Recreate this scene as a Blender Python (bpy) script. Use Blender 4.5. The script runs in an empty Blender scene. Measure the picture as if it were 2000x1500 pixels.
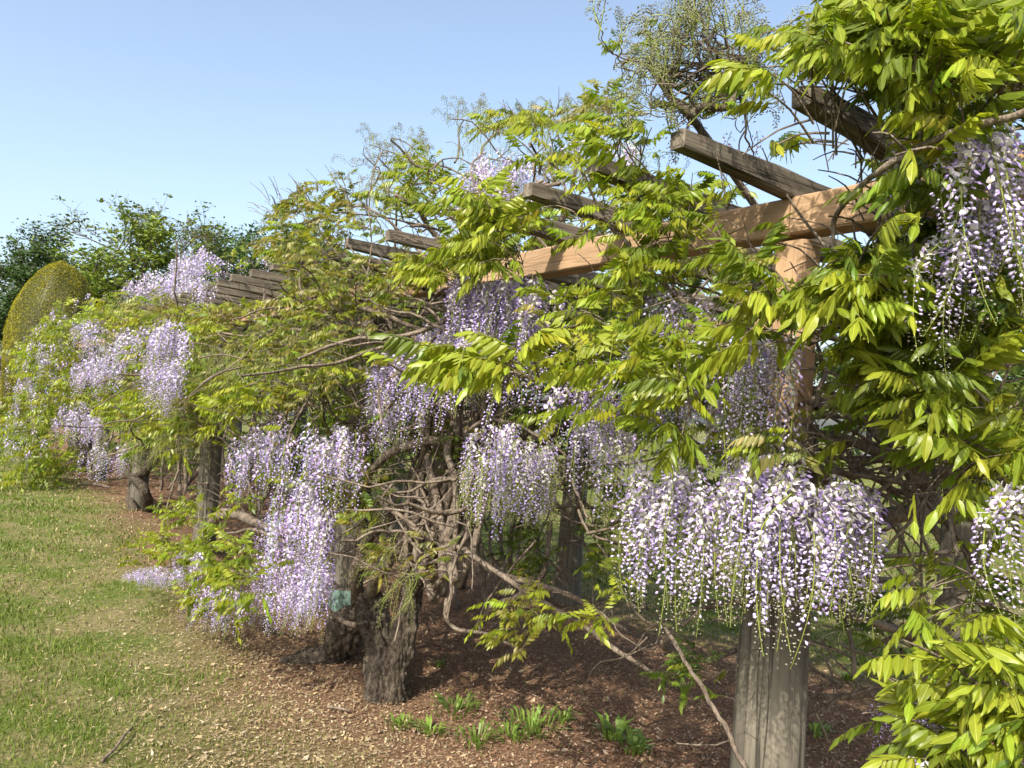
import bpy, math, random
import numpy as np
from mathutils import Vector, Matrix
R = math.radians
random.seed(7)
rng = np.random.default_rng(11)
scene = bpy.context.scene
COL = scene.collection

# ------------------------------------------------------------------ camera
FPX = 1500.0
ROLL, HC = R(4.0), 50.0
PITCH = math.atan(HC * math.cos(ROLL) / FPX)
CAM = np.array([0.0, 0.0, 1.6])
_f = np.array([0, math.cos(PITCH), math.sin(PITCH)])
_u0 = np.array([0, -math.sin(PITCH), math.cos(PITCH)])
_r0 = np.array([1.0, 0, 0])
CR = math.cos(ROLL) * _r0 + math.sin(ROLL) * _u0
CU = -math.sin(ROLL) * _r0 + math.cos(ROLL) * _u0
cam = bpy.data.objects.new('camera', bpy.data.cameras.new('camera'))
COL.objects.link(cam)
m = Matrix.Identity(4)
for i in range(3):
    m[i][0], m[i][1], m[i][2], m[i][3] = CR[i], CU[i], -_f[i], CAM[i]
cam.matrix_world = m
cam.data.sensor_width = 36.0
cam.data.lens = 36.0 * FPX / 2000.0
cam.data.clip_start = 0.05
cam.data.clip_end = 2000
scene.camera = cam

# ------------------------------------------------------------------ sky, sun, exposure
SUN_EL = R(43)
SUN_AZ = math.atan2(-0.42, -0.91)          # behind the camera, a little to its left
SUN = Vector((math.sin(SUN_AZ) * math.cos(SUN_EL), math.cos(SUN_AZ) * math.cos(SUN_EL), math.sin(SUN_EL)))
world = bpy.data.worlds.new('World'); scene.world = world; world.use_nodes = True
nt = world.node_tree; nt.nodes.clear()
sky = nt.nodes.new('ShaderNodeTexSky'); sky.sky_type = 'NISHITA'; sky.sun_disc = False
sky.sun_elevation = SUN_EL; sky.sun_rotation = SUN_AZ % (2 * math.pi)
sky.air_density = 1.0; sky.dust_density = 3.2; sky.ozone_density = 1.6
bg = nt.nodes.new('ShaderNodeBackground'); bg.inputs[1].default_value = 0.15
wo = nt.nodes.new('ShaderNodeOutputWorld')
hs = nt.nodes.new('ShaderNodeHueSaturation'); hs.inputs['Hue'].default_value = 0.496; hs.inputs['Saturation'].default_value = 0.86          # thin high haze pales the blue
nt.links.new(sky.outputs[0], hs.inputs['Color']); nt.links.new(hs.outputs[0], bg.inputs[0]); nt.links.new(bg.outputs[0], wo.inputs[0])
sl = bpy.data.lights.new('sun', 'SUN'); sl.energy = 3.7; sl.angle = R(0.6); sl.color = (1.0, 0.93, 0.80)
so = bpy.data.objects.new('sun', sl); COL.objects.link(so)
so.rotation_euler = SUN.to_track_quat('Z', 'Y').to_euler()
scene.view_settings.view_transform = 'Standard'
scene.view_settings.look = 'None'
scene.view_settings.exposure = 1.02
scene.view_settings.gamma = 1.0
scene.view_settings.use_curve_mapping = False
scene.cycles.max_bounces = 8
scene.cycles.transparent_max_bounces = 4

# ------------------------------------------------------------------ helpers: places
U = np.array([-0.595, 0.804, 0.0]); U /= np.linalg.norm(U)      # along the pergola, away from the camera
N = np.array([U[1] * -1, U[0], 0.0])                            # from the front beam out over the lawn
Q0 = -2.16                                                      # plane of the front row of posts
def PW(s, w, z=0.0): return U * s + N * (Q0 + w) + np.array([0, 0, z])
def ray(px, py): return _f * FPX + CR * (px - 1000) + CU * (750 - py)
def W(px, py, w):                                               # pixel -> point on the upright plane w metres in front of the beam
    d = ray(px, py); dn = d @ N
    t = (Q0 + w) / min(dn, -90.0)
    return CAM + d * t
def G(px, py, z=0.0):                                           # pixel -> point on the ground
    d = ray(px, py); return CAM + d * ((z - 1.6) / d[2])
def D(px, py, y):                                               # pixel -> point at forward distance y
    d = ray(px, py); return CAM + d * (y / d[1])
def proj(p):
    q = np.asarray(p) - CAM; z = q @ _f
    return 1000 + FPX * (q @ CR) / z, 750 - FPX * (q @ CU) / z
def in_poly(x, y, poly):
    ins = False; j = len(poly) - 1
    for i in range(len(poly)):
        (xi, yi), (xj, yj) = poly[i], poly[j]
        if (yi > y) != (yj > y) and x < (xj - xi) * (y - yi) / (yj - yi) + xi: ins = not ins
        j = i
    return ins
# stretches of timber and open air that the plants have left clear
CLEAR = [([(1310, 215), (1365, 220), (1650, 375), (1600, 420), (1480, 395), (1400, 330), (1310, 270)], .95), ([(1440, 410), (1740, 360), (1730, 470), (1440, 480)], .8), ([(1290, 470), (1440, 420), (1440, 480), (1290, 520)], .35),
         ([(1525, 110), (1620, 110), (1740, 230), (1710, 340), (1640, 300), (1530, 220)], .97),
         ([(1015, 325), (1060, 330), (1180, 385), (1170, 430), (1100, 410), (1015, 375)], .9),
         ([(815, 405), (860, 405), (900, 440), (890, 470), (820, 450)], .9), ([(740, 430), (790, 430), (860, 475), (860, 510), (750, 470)], .9), ([(680, 455), (720, 455), (760, 480), (760, 505), (690, 485)], .8),
         ([(1415, 1200), (1580, 1200), (1575, 1500), (1410, 1500)], .95), ([(1560, 225), (1600, 235), (1690, 300), (1690, 360), (1650, 365), (1580, 330)], .95),
         ([(395, 535), (550, 510), (550, 580), (400, 590)], .8), ([(1060, 500), (1190, 480), (1190, 525), (1060, 550)], .8), ([(1500, 470), (1610, 470), (1605, 540), (1500, 540)], .8), ([(1540, 640), (1610, 640), (1610, 780), (1540, 780)], .8),
         ([(1085, 960), (1145, 960), (1135, 1190), (1075, 1190)], .85), ([(395, 880), (445, 880), (440, 990), (395, 990)], .9), ([(655, 1060), (715, 1060), (700, 1200), (650, 1200)], .85)]
SKYLINE = ([0, 30, 100, 190, 240, 330, 395, 450, 500, 520, 590, 680, 730, 840, 900, 1000, 1130, 1140, 1160, 1320, 1560, 1561], [680, 670, 590, 560, 530, 480, 462, 475, 440, 410, 355, 330, 262, 270, 215, 205, 200, 100, 55, 8, 60, -400])
def box_(x0, y0, x1, y1): return [(x0, y0), (x1, y0), (x1, y1), (x0, y1)]
# bays where flowers or bare stems hang free of leaves
BAYS = [(box_(850, 545, 1075, 690), .85), (box_(715, 690, 880, 850), .8), (box_(440, 830, 700, 960), .82), (box_(490, 950, 670, 1110), .85), (box_(900, 840, 1100, 1060), .9), (box_(1235, 890, 1710, 1250), .9),
        (box_(1085, 700, 1225, 900), .55), (box_(1390, 630, 1560, 790), .6), (box_(325, 480, 445, 590), .85), (box_(250, 535, 440, 600), .8), (box_(145, 635, 210, 730), .8), (box_(280, 630, 375, 770), .8), (box_(95, 790, 205, 890), .8),
        (box_(1500, 720, 1860, 860), .5), (box_(1640, 870, 1880, 1300), .8), (box_(1500, 1150, 1755, 1500), .97), (box_(1690, 1290, 1770, 1500), .9), (box_(760, 860, 900, 1200), .6), (box_(1250, 540, 1420, 620), .5), (box_(1880, 250, 2000, 400), .6), (box_(1815, 430, 1925, 600), .7), (box_(150, 690, 260, 760), .7), (box_(860, 690, 1110, 705), .5)]
def leaf_free(p):
    x, y = proj(p)
    for c, k in BAYS:
        cx, cy, rx, ry = (c[0][0] + c[2][0]) / 2, (c[0][1] + c[2][1]) / 2, (c[2][0] - c[0][0]) / 2, (c[2][1] - c[0][1]) / 2
        e = ((x - cx) / rx) ** 2 + ((y - cy) / ry) ** 2
        if e < 1.35 and rng.random() < k * (1 if e < .8 else .6): return True
    return False
def leaf_free_top(p):
    x, y = proj(p); return 880 < x < 1100 and 280 < y < 430
def clear(p, strict=.93):
    x, y = proj(p)
    if y < np.interp(x, *SKYLINE): return False
    for c in CLEAR:
        if in_poly(x, y, c[0]) and rng.random() < strict * c[1]: return False
    return True
def w_of(p): return float(p @ N - Q0)
def s_of(p): return float(p @ U)
def nrm(v): return v / (np.linalg.norm(v) + 1e-9)

# ------------------------------------------------------------------ helpers: meshes
def make_mesh(name, V, T, C=None, mat=None, smooth=True, Qd=None):
    V = np.asarray(V, np.float32)
    me = bpy.data.meshes.new(name)
    T = np.asarray(T, np.int32).reshape(-1, 3) if T is not None and len(T) else np.zeros((0, 3), np.int32)
    Qd = np.asarray(Qd, np.int32).reshape(-1, 4) if Qd is not None and len(Qd) else np.zeros((0, 4), np.int32)
    nt_, nq = len(T), len(Qd)
    me.vertices.add(len(V)); me.vertices.foreach_set('co', V.ravel())
    me.loops.add(nt_ * 3 + nq * 4)
    me.loops.foreach_set('vertex_index', np.concatenate([T.ravel(), Qd.ravel()]).astype(np.int32))
    me.polygons.add(nt_ + nq)
    ls = np.concatenate([np.arange(nt_) * 3, nt_ * 3 + np.arange(nq) * 4]).astype(np.int32)
    lt = np.concatenate([np.full(nt_, 3), np.full(nq, 4)]).astype(np.int32)
    me.polygons.foreach_set('loop_start', ls)
    me.polygons.foreach_set('loop_total', lt)
    me.polygons.foreach_set('use_smooth', np.full(nt_ + nq, smooth))
    me.update(calc_edges=True)
    if C is not None:
        C = np.asarray(C, np.float32)
        a = me.color_attributes.new('Col', 'FLOAT_COLOR', 'POINT')
        a.data.foreach_set('color', np.concatenate([C, np.ones((len(C), 1), np.float32)], 1).ravel())
    if mat: me.materials.append(mat)
    return me
def link(name, me, parent=None, **props):
    o = bpy.data.objects.new(name, me); COL.objects.link(o)
    if parent is not None: o.parent = parent
    for k, v in props.items(): o[k] = v
    return o
def empty(name, loc, label, cat, group=None):
    o = bpy.data.objects.new(name, None); COL.objects.link(o)
    o.location = Vector([float(c) for c in loc]); o['label'] = label; o['category'] = cat
    o.empty_display_size = 0.2
    if group: o['group'] = group
    return o
def keep(child, parent):                                        # world-space geometry under an empty that stands elsewhere
    child.parent = parent
    child.matrix_parent_inverse = Matrix.Translation(parent.location).inverted()
    return child
class Geo:                                                      # collects triangles
    def __init__(self): self.V, self.T, self.C, self.n = [], [], [], 0
    def add(self, V, T, C):
        V = np.asarray(V, float); T = np.asarray(T, int)
        C = np.broadcast_to(np.asarray(C, float), V.shape)
        self.V.append(V); self.T.append(T + self.n); self.C.append(C); self.n += len(V)
    def get(self):
        if not self.V: return np.zeros((0, 3)), np.zeros((0, 3), int), np.zeros((0, 3))
        return np.concatenate(self.V), np.concatenate(self.T), np.concatenate(self.C)
    def mesh(self, name, mat, smooth=True):
        V, T, C = self.get(); return make_mesh(name, V, T, C, mat, smooth)
def spline(P, k=5):
    P = np.asarray(P, float)
    if len(P) < 3: 
        t = np.linspace(0, 1, k + 1)[:, None]; return P[0] * (1 - t) + P[-1] * t
    Q = np.vstack([2 * P[0] - P[1], P, 2 * P[-1] - P[-2]]); out = []
    for i in range(1, len(Q) - 2):
        p0, p1, p2, p3 = Q[i - 1], Q[i], Q[i + 1], Q[i + 2]
        for t in np.linspace(0, 1, k, endpoint=False):
            out.append(0.5 * (2 * p1 + (p2 - p0) * t + (2 * p0 - 5 * p1 + 4 * p2 - p3) * t * t + (-p0 + 3 * p1 - 3 * p2 + p3) * t ** 3))
    out.append(Q[-2]); return np.array(out)
def tube(geo, P, r, col, sides=6, lump=0.0, cap=True):
    P = np.asarray(P, float); n = len(P)
    r = np.broadcast_to(np.asarray(r, float), (n,)) if np.ndim(r) <= 1 and np.size(r) in (1, n) else np.interp(np.linspace(0, 1, n), np.linspace(0, 1, len(r)), r)
    tan = np.gradient(P, axis=0); tan /= np.linalg.norm(tan, axis=1)[:, None] + 1e-9
    ref = np.array([0, 0, 1.0]) if abs(tan[0][2]) < 0.9 else np.array([1.0, 0, 0])
    a = nrm(np.cross(tan[0], ref)); V = []
    ang = np.linspace(0, 2 * math.pi, sides, endpoint=False)
    ph = rng.uniform(0, 6.28, 4)
    for i in range(n):
        a = nrm(a - tan[i] * (a @ tan[i])); b = np.cross(tan[i], a)
        rr = r[i] * np.ones(sides)
        if lump: rr = rr * (1 + lump * (np.sin(3 * ang + ph[0] + i * .35) * .5 + np.sin(5 * ang + ph[1] - i * .23) * .4 + .5 * np.sin(i * .9 + ph[2])) + rng.normal(0, lump * .18, sides))
        V.append(P[i] + rr[:, None] * (np.cos(ang)[:, None] * a + np.sin(ang)[:, None] * b))
    V = np.concatenate(V); T = []
    for i in range(n - 1):
        for j in range(sides):
            k = (j + 1) % sides; p, q = i * sides, (i + 1) * sides
            T += [(p + j, p + k, q + k), (p + j, q + k, q + j)]
    if cap:
        V = np.vstack([V, P[0], P[-1]])
        for j in range(sides):
            k = (j + 1) % sides
            T += [(len(V) - 2, k, j), (len(V) - 1, (n - 1) * sides + j, (n - 1) * sides + k)]
    geo.add(V, T, col)
def wiggle(P, amp):
    P = np.array(P); n = len(P)
    w = rng.normal(0, 1, (n, 3)); w = np.cumsum(w, 0); w -= np.linspace(0, 1, n)[:, None] * w[-1]
    w /= max(1e-6, np.abs(w).max()); return P + w * amp

# ------------------------------------------------------------------ materials
def new_mat(name):
    mt = bpy.data.materials.new(name); mt.use_nodes = True
    t = mt.node_tree; b = t.nodes['Principled BSDF']; return mt, t, b
def nd(t, kind, **kw):
    n = t.nodes.new(kind)
    for k, v in kw.items():
        if k in n.inputs: n.inputs[k].default_value = v
        else: setattr(n, k, v)
    return n
def ramp(t, stops):
    r = t.nodes.new('ShaderNodeValToRGB'); e = r.color_ramp.elements
    while len(e) < len(stops): e.new(0.5)
    for i, (p, c) in enumerate(stops): e[i].position = p; e[i].color = (*c, 1)
    return r
def foliage_mat(name, rough=0.42, trans=0.35, tcol=(1.25, 1.2, 0.5), spec=0.35, jit=0.16):
    mt, t, b = new_mat(name)
    at = nd(t, 'ShaderNodeAttribute'); at.attribute_name = 'Col'
    oi = nd(t, 'ShaderNodeObjectInfo')
    mr = nd(t, 'ShaderNodeMapRange'); mr.inputs[3].default_value = 1 - jit; mr.inputs[4].default_value = 1 + jit
    t.links.new(oi.outputs['Random'], mr.inputs[0])
    mul = nd(t, 'ShaderNodeVectorMath', operation='SCALE')
    t.links.new(at.outputs['Color'], mul.inputs[0]); t.links.new(mr.outputs[0], mul.inputs['Scale'])
    t.links.new(mul.outputs[0], b.inputs['Base Color'])
    b.inputs['Roughness'].default_value = rough; b.inputs['Specular IOR Level'].default_value = spec
    tr = nd(t, 'ShaderNodeBsdfTranslucent'); m2 = nd(t, 'ShaderNodeVectorMath', operation='MULTIPLY')
    m2.inputs[1].default_value = tcol
    t.links.new(mul.outputs[0], m2.inputs[0]); t.links.new(m2.outputs[0], tr.inputs[0])
    mx = nd(t, 'ShaderNodeMixShader'); mx.inputs[0].default_value = trans
    t.links.new(b.outputs[0], mx.inputs[1]); t.links.new(tr.outputs[0], mx.inputs[2])
    t.links.new(mx.outputs[0], t.nodes['Material Output'].inputs[0])
    return mt
M_LEAF = foliage_mat('wisteria_leaf', 0.36, 0.45)
M_PETAL = foliage_mat('wisteria_petal', 0.55, 0.30, (1.05, 1.0, 1.05), 0.2, 0.08)
M_TREELEAF = foliage_mat('tree_leaf', 0.5, 0.25)
M_GRASS = foliage_mat('grass_blade', 0.5, 0.25)
M_LITTER = foliage_mat('dry_litter', 0.8, 0.08, (1, 1, 1), 0.15)
def bark_mat(name, c0, c1, scale=9.0, bump=0.6, stretch=(1, 1, .35)):
    mt, t, b = new_mat(name)
    tc = nd(t, 'ShaderNodeTexCoord'); mp = nd(t, 'ShaderNodeMapping'); mp.inputs['Scale'].default_value = stretch
    t.links.new(tc.outputs['Object'], mp.inputs[0])
    n1 = nd(t, 'ShaderNodeTexNoise', Scale=scale, Detail=8.0, Roughness=0.65); t.links.new(mp.outputs[0], n1.inputs[0])
    n2 = nd(t, 'ShaderNodeTexNoise', Scale=scale * 7, Detail=4.0); t.links.new(mp.outputs[0], n2.inputs[0])
    r = ramp(t, [(0.32, c0), (0.68, c1)]); t.links.new(n1.outputs[0], r.inputs[0])
    r2 = ramp(t, [(0.3, (.55, .55, .55)), (0.7, (1.15, 1.15, 1.15))]); t.links.new(n2.outputs[0], r2.inputs[0])
    mx = nd(t, 'ShaderNodeMix', data_type='RGBA', blend_type='MULTIPLY'); mx.inputs[0].default_value = 1
    t.links.new(r.outputs[0], mx.inputs[6]); t.links.new(r2.outputs[0], mx.inputs[7])
    t.links.new(mx.outputs[2], b.inputs['Base Color'])
    b.inputs['Roughness'].default_value = 0.9; b.inputs['Specular IOR Level'].default_value = 0.15
    ad = nd(t, 'ShaderNodeMath', operation='ADD'); t.links.new(n1.outputs[0], ad.inputs[0]); t.links.new(n2.outputs[0], ad.inputs[1])
    bp = nd(t, 'ShaderNodeBump', Strength=bump, Distance=0.02); t.links.new(ad.outputs[0], bp.inputs['Height'])
    t.links.new(bp.outputs[0], b.inputs['Normal'])
    return mt
M_BARK = bark_mat('vine_bark', (.085, .062, .045), (.30, .245, .19), 14, 0.7)
M_STUMP = bark_mat('gnarled_bark', (.065, .048, .034), (.29, .24, .18), 34, 1.0, (1.6, 1.6, .5))
M_TRUNK = bark_mat('tree_bark', (.05, .04, .03), (.14, .12, .10), 5, 0.6)
def wood_mat(name, dark, mid, light, axis, crack=0.5, extra=None):
    """weathered timber, grain running along the given local axis"""
    mt, t, b = new_mat(name)
    tc = nd(t, 'ShaderNodeTexCoord'); oi = nd(t, 'ShaderNodeObjectInfo')
    mp = nd(t, 'ShaderNodeMapping')
    sc = [34.0, 34.0, 34.0]; sc[axis] = 1.6; mp.inputs['Scale'].default_value = sc
    off = nd(t, 'ShaderNodeVectorMath', operation='SCALE'); off.inputs[0].default_value = (3.1, 5.3, 7.7)
    t.links.new(oi.outputs['Random'], off.inputs['Scale'])
    ad = nd(t, 'ShaderNodeVectorMath', operation='ADD')
    t.links.new(tc.outputs['Object'], ad.inputs[0]); t.links.new(off.outputs[0], ad.inputs[1])
    t.links.new(ad.outputs[0], mp.inputs[0])
    n1 = nd(t, 'ShaderNodeTexNoise', Scale=1.0, Detail=6.0, Roughness=0.6, Distortion=0.35); t.links.new(mp.outputs[0], n1.inputs[0])
    r = ramp(t, [(0.28, dark), (0.5, mid), (0.74, light)]); t.links.new(n1.outputs[0], r.inputs[0])
    mp2 = nd(t, 'ShaderNodeMapping'); s2 = [15.0] * 3; s2[axis] = 0.5; mp2.inputs['Scale'].default_value = s2
    t.links.new(ad.outputs[0], mp2.inputs[0])
    n2 = nd(t, 'ShaderNodeTexNoise', Scale=1.0, Detail=3.0, Roughness=0.5); t.links.new(mp2.outputs[0], n2.inputs[0])
    ck = nd(t, 'ShaderNodeMapRange'); ck.inputs[1].default_value = 0.485; ck.inputs[2].default_value = 0.5
    ab = nd(t, 'ShaderNodeMath', operation='ABSOLUTE'); sb = nd(t, 'ShaderNodeMath', operation='SUBTRACT'); sb.inputs[1].default_value = 0.5
    t.links.new(n2.outputs[0], sb.inputs[0]); t.links.new(sb.outputs[0], ab.inputs[0])
    ck.inputs[1].default_value = 0.0; ck.inputs[2].default_value = 0.014; ck.inputs[3].default_value = 1 - crack; ck.inputs[4].default_value = 1
    t.links.new(ab.outputs[0], ck.inputs[0])
    n3 = nd(t, 'ShaderNodeTexNoise', Scale=5.0, Detail=4.0); t.links.new(ad.outputs[0], n3.inputs[0])
    r3 = ramp(t, [(0.3, (.72, .72, .70)), (0.7, (1.12, 1.10, 1.06))]); t.links.new(n3.outputs[0], r3.inputs[0])
    mx = nd(t, 'ShaderNodeMix', data_type='RGBA', blend_type='MULTIPLY'); mx.inputs[0].default_value = 1
    t.links.new(r.outputs[0], mx.inputs[6]); t.links.new(r3.outputs[0], mx.inputs[7])
    sc2 = nd(t, 'ShaderNodeVectorMath', operation='SCALE'); t.links.new(mx.outputs[2], sc2.inputs[0]); t.links.new(ck.outputs[0], sc2.inputs['Scale'])
    t.links.new(sc2.outputs[0], b.inputs['Base Color'])
    b.inputs['Roughness'].default_value = 0.82; b.inputs['Specular IOR Level'].default_value = 0.2
    hm = nd(t, 'ShaderNodeMath', operation='MULTIPLY'); t.links.new(n1.outputs[0], hm.inputs[0]); t.links.new(ck.outputs[0], hm.inputs[1])
    bp = nd(t, 'ShaderNodeBump', Strength=0.55, Distance=0.012); t.links.new(hm.outputs[0], bp.inputs['Height']); t.links.new(bp.outputs[0], b.inputs['Normal'])
    return mt
M_POST = wood_mat('weathered_post_wood', (.078, .07, .056), (.138, .125, .10), (.21, .19, .152), 2, 0.75)
M_RAFTER = wood_mat('weathered_rafter_wood', (.06, .05, .04), (.145, .122, .097), (.27, .235, .19), 0, 0.75)
M_BEAM = wood_mat('tan_stained_wood', (.36, .235, .14), (.42, .28, .17), (.46, .31, .19), 0, 0.25)
M_NEWPOST = wood_mat('pale_new_wood', (.40, .28, .17), (.52, .375, .24), (.58, .44, .29), 2, 0.3)
def plain(name, c, rough=0.7, nscale=20, amt=0.15):
    mt, t, b = new_mat(name)
    n = nd(t, 'ShaderNodeTexNoise', Scale=nscale, Detail=5.0)
    tc = nd(t, 'ShaderNodeTexCoord'); t.links.new(tc.outputs['Object'], n.inputs[0])
    r = ramp(t, [(.3, tuple(v * (1 - amt) for v in c)), (.7, tuple(v * (1 + amt) for v in c))]); t.links.new(n.outputs[0], r.inputs[0])
    t.links.new(r.outputs[0], b.inputs['Base Color']); b.inputs['Roughness'].default_value = rough
    return mt

# ------------------------------------------------------------------ ground
def fbm(x, y, seed=0):                                          # cheap value noise shared by the ground colour masks
    v = 0
    for i, (f, a) in enumerate(((.35, 1.), (.9, .7), (2.1, .5), (4.7, .3))):
        v = v + a * np.sin(f * x * 2.1 + seed + 1.7 * i + 1.3 * np.sin(f * y * 1.7 + i)) * np.cos(f * y * 2.3 - .6 * seed + i * 2.1 + 1.1 * np.sin(f * x * 1.3))
    return v / 1.6
def lawn_amount(x, y):                                          # 1 grass .. 0 mulch
    w = x * N[0] + y * N[1] - Q0
    s = x * U[0] + y * U[1]
    edge = 0.75 + 0.35 * fbm(x, y, 3) + np.clip((4.5 - s) * .10, -.4, .4)
    a = np.clip((w - edge) / 0.9 + 0.35, 0, 1)
    b = np.clip((-2.5 + 0.35 * fbm(x, y, 8) - w) / 0.8 + .3, 0, 1)
    return np.maximum(a, b)
def ground():
    xs = np.concatenate([np.linspace(-500, -30, 12), np.linspace(-28, 24, 170), np.linspace(27, 500, 12)])
    ys = np.concatenate([np.linspace(-60, -4, 8), np.linspace(-3, 36, 130), np.linspace(38, 900, 24)])
    X, Y = np.meshgrid(xs, ys); Z = 0.012 * fbm(X * 2.2, Y * 2.2, 1) - 0.004
    Z = np.where((Y > 34) | (np.abs(X) > 26), -0.01, Z)
    la = lawn_amount(X, Y)
    V = np.stack([X.ravel(), Y.ravel(), Z.ravel()], 1)
    nx, ny = len(xs), len(ys); i = np.arange(nx * ny).reshape(ny, nx)
    Qd = np.stack([i[:-1, :-1].ravel(), i[:-1, 1:].ravel(), i[1:, 1:].ravel(), i[1:, :-1].ravel()], 1)
    C = np.repeat(la.ravel()[:, None], 3, 1)
    mt, t, b = new_mat('lawn_and_mulch')
    at = nd(t, 'ShaderNodeAttribute'); at.attribute_name = 'Col'
    tc = nd(t, 'ShaderNodeTexCoord')
    na = nd(t, 'ShaderNodeTexNoise', Scale=1.6, Detail=8.0, Roughness=0.7); t.links.new(tc.outputs['Object'], na.inputs[0])
    nb = nd(t, 'ShaderNodeTexNoise', Scale=45.0, Detail=6.0, Roughness=0.7); t.links.new(tc.outputs['Object'], nb.inputs[0])
    nc = nd(t, 'ShaderNodeTexNoise', Scale=0.08, Detail=4.0); t.links.new(tc.outputs['Object'], nc.inputs[0])
    green = ramp(t, [(.25, (.05, .075, .015)), (.55, (.11, .145, .03)), (.8, (.20, .19, .065))]); t.links.new(nb.outputs[0], green.inputs[0])
    straw = ramp(t, [(.25, (.10, .07, .04)), (.5, (.26, .19, .11)), (.8, (.42, .33, .20))]); t.links.new(nb.outputs[0], straw.inputs[0])
    mulch = ramp(t, [(.25, (.05, .028, .016)), (.5, (.17, .10, .06)), (.8, (.34, .22, .14))]); t.links.new(nb.outputs[0], mulch.inputs[0])
    bald = nd(t, 'ShaderNodeMapRange'); bald.inputs[1].default_value = .44; bald.inputs[2].default_value = .58; t.links.new(na.outputs[0], bald.inputs[0])
    bs = nd(t, 'ShaderNodeMath', operation='MULTIPLY'); bs.inputs[1].default_value = .6; t.links.new(bald.outputs[0], bs.inputs[0])
    m1 = nd(t, 'ShaderNodeMix', data_type='RGBA'); t.links.new(bs.outputs[0], m1.inputs[0]); t.links.new(green.outputs[0], m1.inputs[6]); t.links.new(straw.outputs[0], m1.inputs[7])
    ad = nd(t, 'ShaderNodeMath', operation='MULTIPLY_ADD'); ad.inputs[1].default_value = 1.2; t.links.new(na.outputs[0], ad.inputs[0])
    sub = nd(t, 'ShaderNodeMath', operation='SUBTRACT'); sub.inputs[1].default_value = .6; t.links.new(at.outputs['Fac'], sub.inputs[0]); t.links.new(sub.outputs[0], ad.inputs[2])
    m2 = nd(t, 'ShaderNodeMix', data_type='RGBA'); mr = nd(t, 'ShaderNodeMapRange'); mr.inputs[1].default_value = .1; mr.inputs[2].default_value = .75
    t.links.new(ad.outputs[0], mr.inputs[0]); t.links.new(mr.outputs[0], m2.inputs[0])
    t.links.new(mulch.outputs[0], m2.inputs[6]); t.links.new(m1.outputs[2], m2.inputs[7])
    t.links.new(m2.outputs[2], b.inputs['Base Color']); b.inputs['Roughness'].default_value = .95; b.inputs['Specular IOR Level'].default_value = .1
    bp = nd(t, 'ShaderNodeBump', Strength=.8, Distance=.03); t.links.new(nb.outputs[0], bp.inputs['Height']); t.links.new(bp.outputs[0], b.inputs['Normal'])
    link('ground', make_mesh('ground', V, None, C, mt, True, Qd), kind='structure')
ground()
def ground_z(x, y): return 0.012 * fbm(x * 2.2, y * 2.2, 1) - 0.004
# the far road, crossing behind the lawn
V = [(-260, 58, .012), (120, 58, .012), (120, 66, .012), (-260, 66, .012)]
link('road', make_mesh('road', V, None, None, plain('pale_asphalt', (.16, .155, .15), .9, 3), False, [(0, 1, 2, 3)]), kind='structure')

# ------------------------------------------------------------------ pergola
def box_mesh(name, L, Wd, H, mat, taper=None, bev=0.004, jitter=0.002, segs=10):
    """timber along local X from 0 to L, centred in Y, from z=0 to H; slightly uneven, chamfered edges"""
    xs = np.linspace(0, L, segs + 1); prof = []
    y, h, c = Wd / 2, H, bev
    sec = np.array([(-y + c, 0), (y - c, 0), (y, c), (y, h - c), (y - c, h), (-y + c, h), (-y, h - c), (-y, c)])
    V = []
    for x in xs:
        S = sec.copy()
        if taper:
            k = np.interp(x, taper[0], taper[1]); S[:, 1] = h - (h - S[:, 1]) * k
        S = S + rng.normal(0, jitter, 2) * .5 + rng.normal(0, jitter * .35, S.shape)
        V += [(x, a, b_) for a, b_ in S]
    n = 8; Qd = []
    for i in range(segs):
        for j in range(n):
            k = (j + 1) % n; Qd.append((i * n + j, i * n + k, (i + 1) * n + k, (i + 1) * n + j))
    V = np.array(V); T = []
    V = np.vstack([V, V[:n].mean(0), V[-n:].mean(0)])
    for j in range(n):
        k = (j + 1) % n
        T += [(len(V) - 2, k, j), (len(V) - 1, segs * n + j, segs * n + k)]
    # flip so that normals face outward
    return make_mesh(name, V, T, None, mat, False, [q[::-1] for q in Qd])
def place(o, origin, xdir):
    x = Vector([float(v) for v in xdir]).normalized(); z = Vector((0, 0, 1)); y = z.cross(x)
    mm = Matrix.Identity(4)
    for i in range(3): mm[i][0], mm[i][1], mm[i][2], mm[i][3] = x[i], y[i], z[i], float(origin[i])
    return mm
ZB0, ZB1 = 2.215, 2.335           # front and rear beams
perg = empty('pergola', PW(8, -1.1, 0), 'long weathered timber pergola on round posts with grey rafters and tan beams', 'pergola')
def pchild(o, mw):
    o.parent = perg; o.matrix_parent_inverse = Matrix.Translation(perg.location).inverted(); o.matrix_basis = mw
    return o
POST_S = [-1.75, 1.44, 4.55, 7.75, 10.87, 14.0, 17.1]
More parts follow.
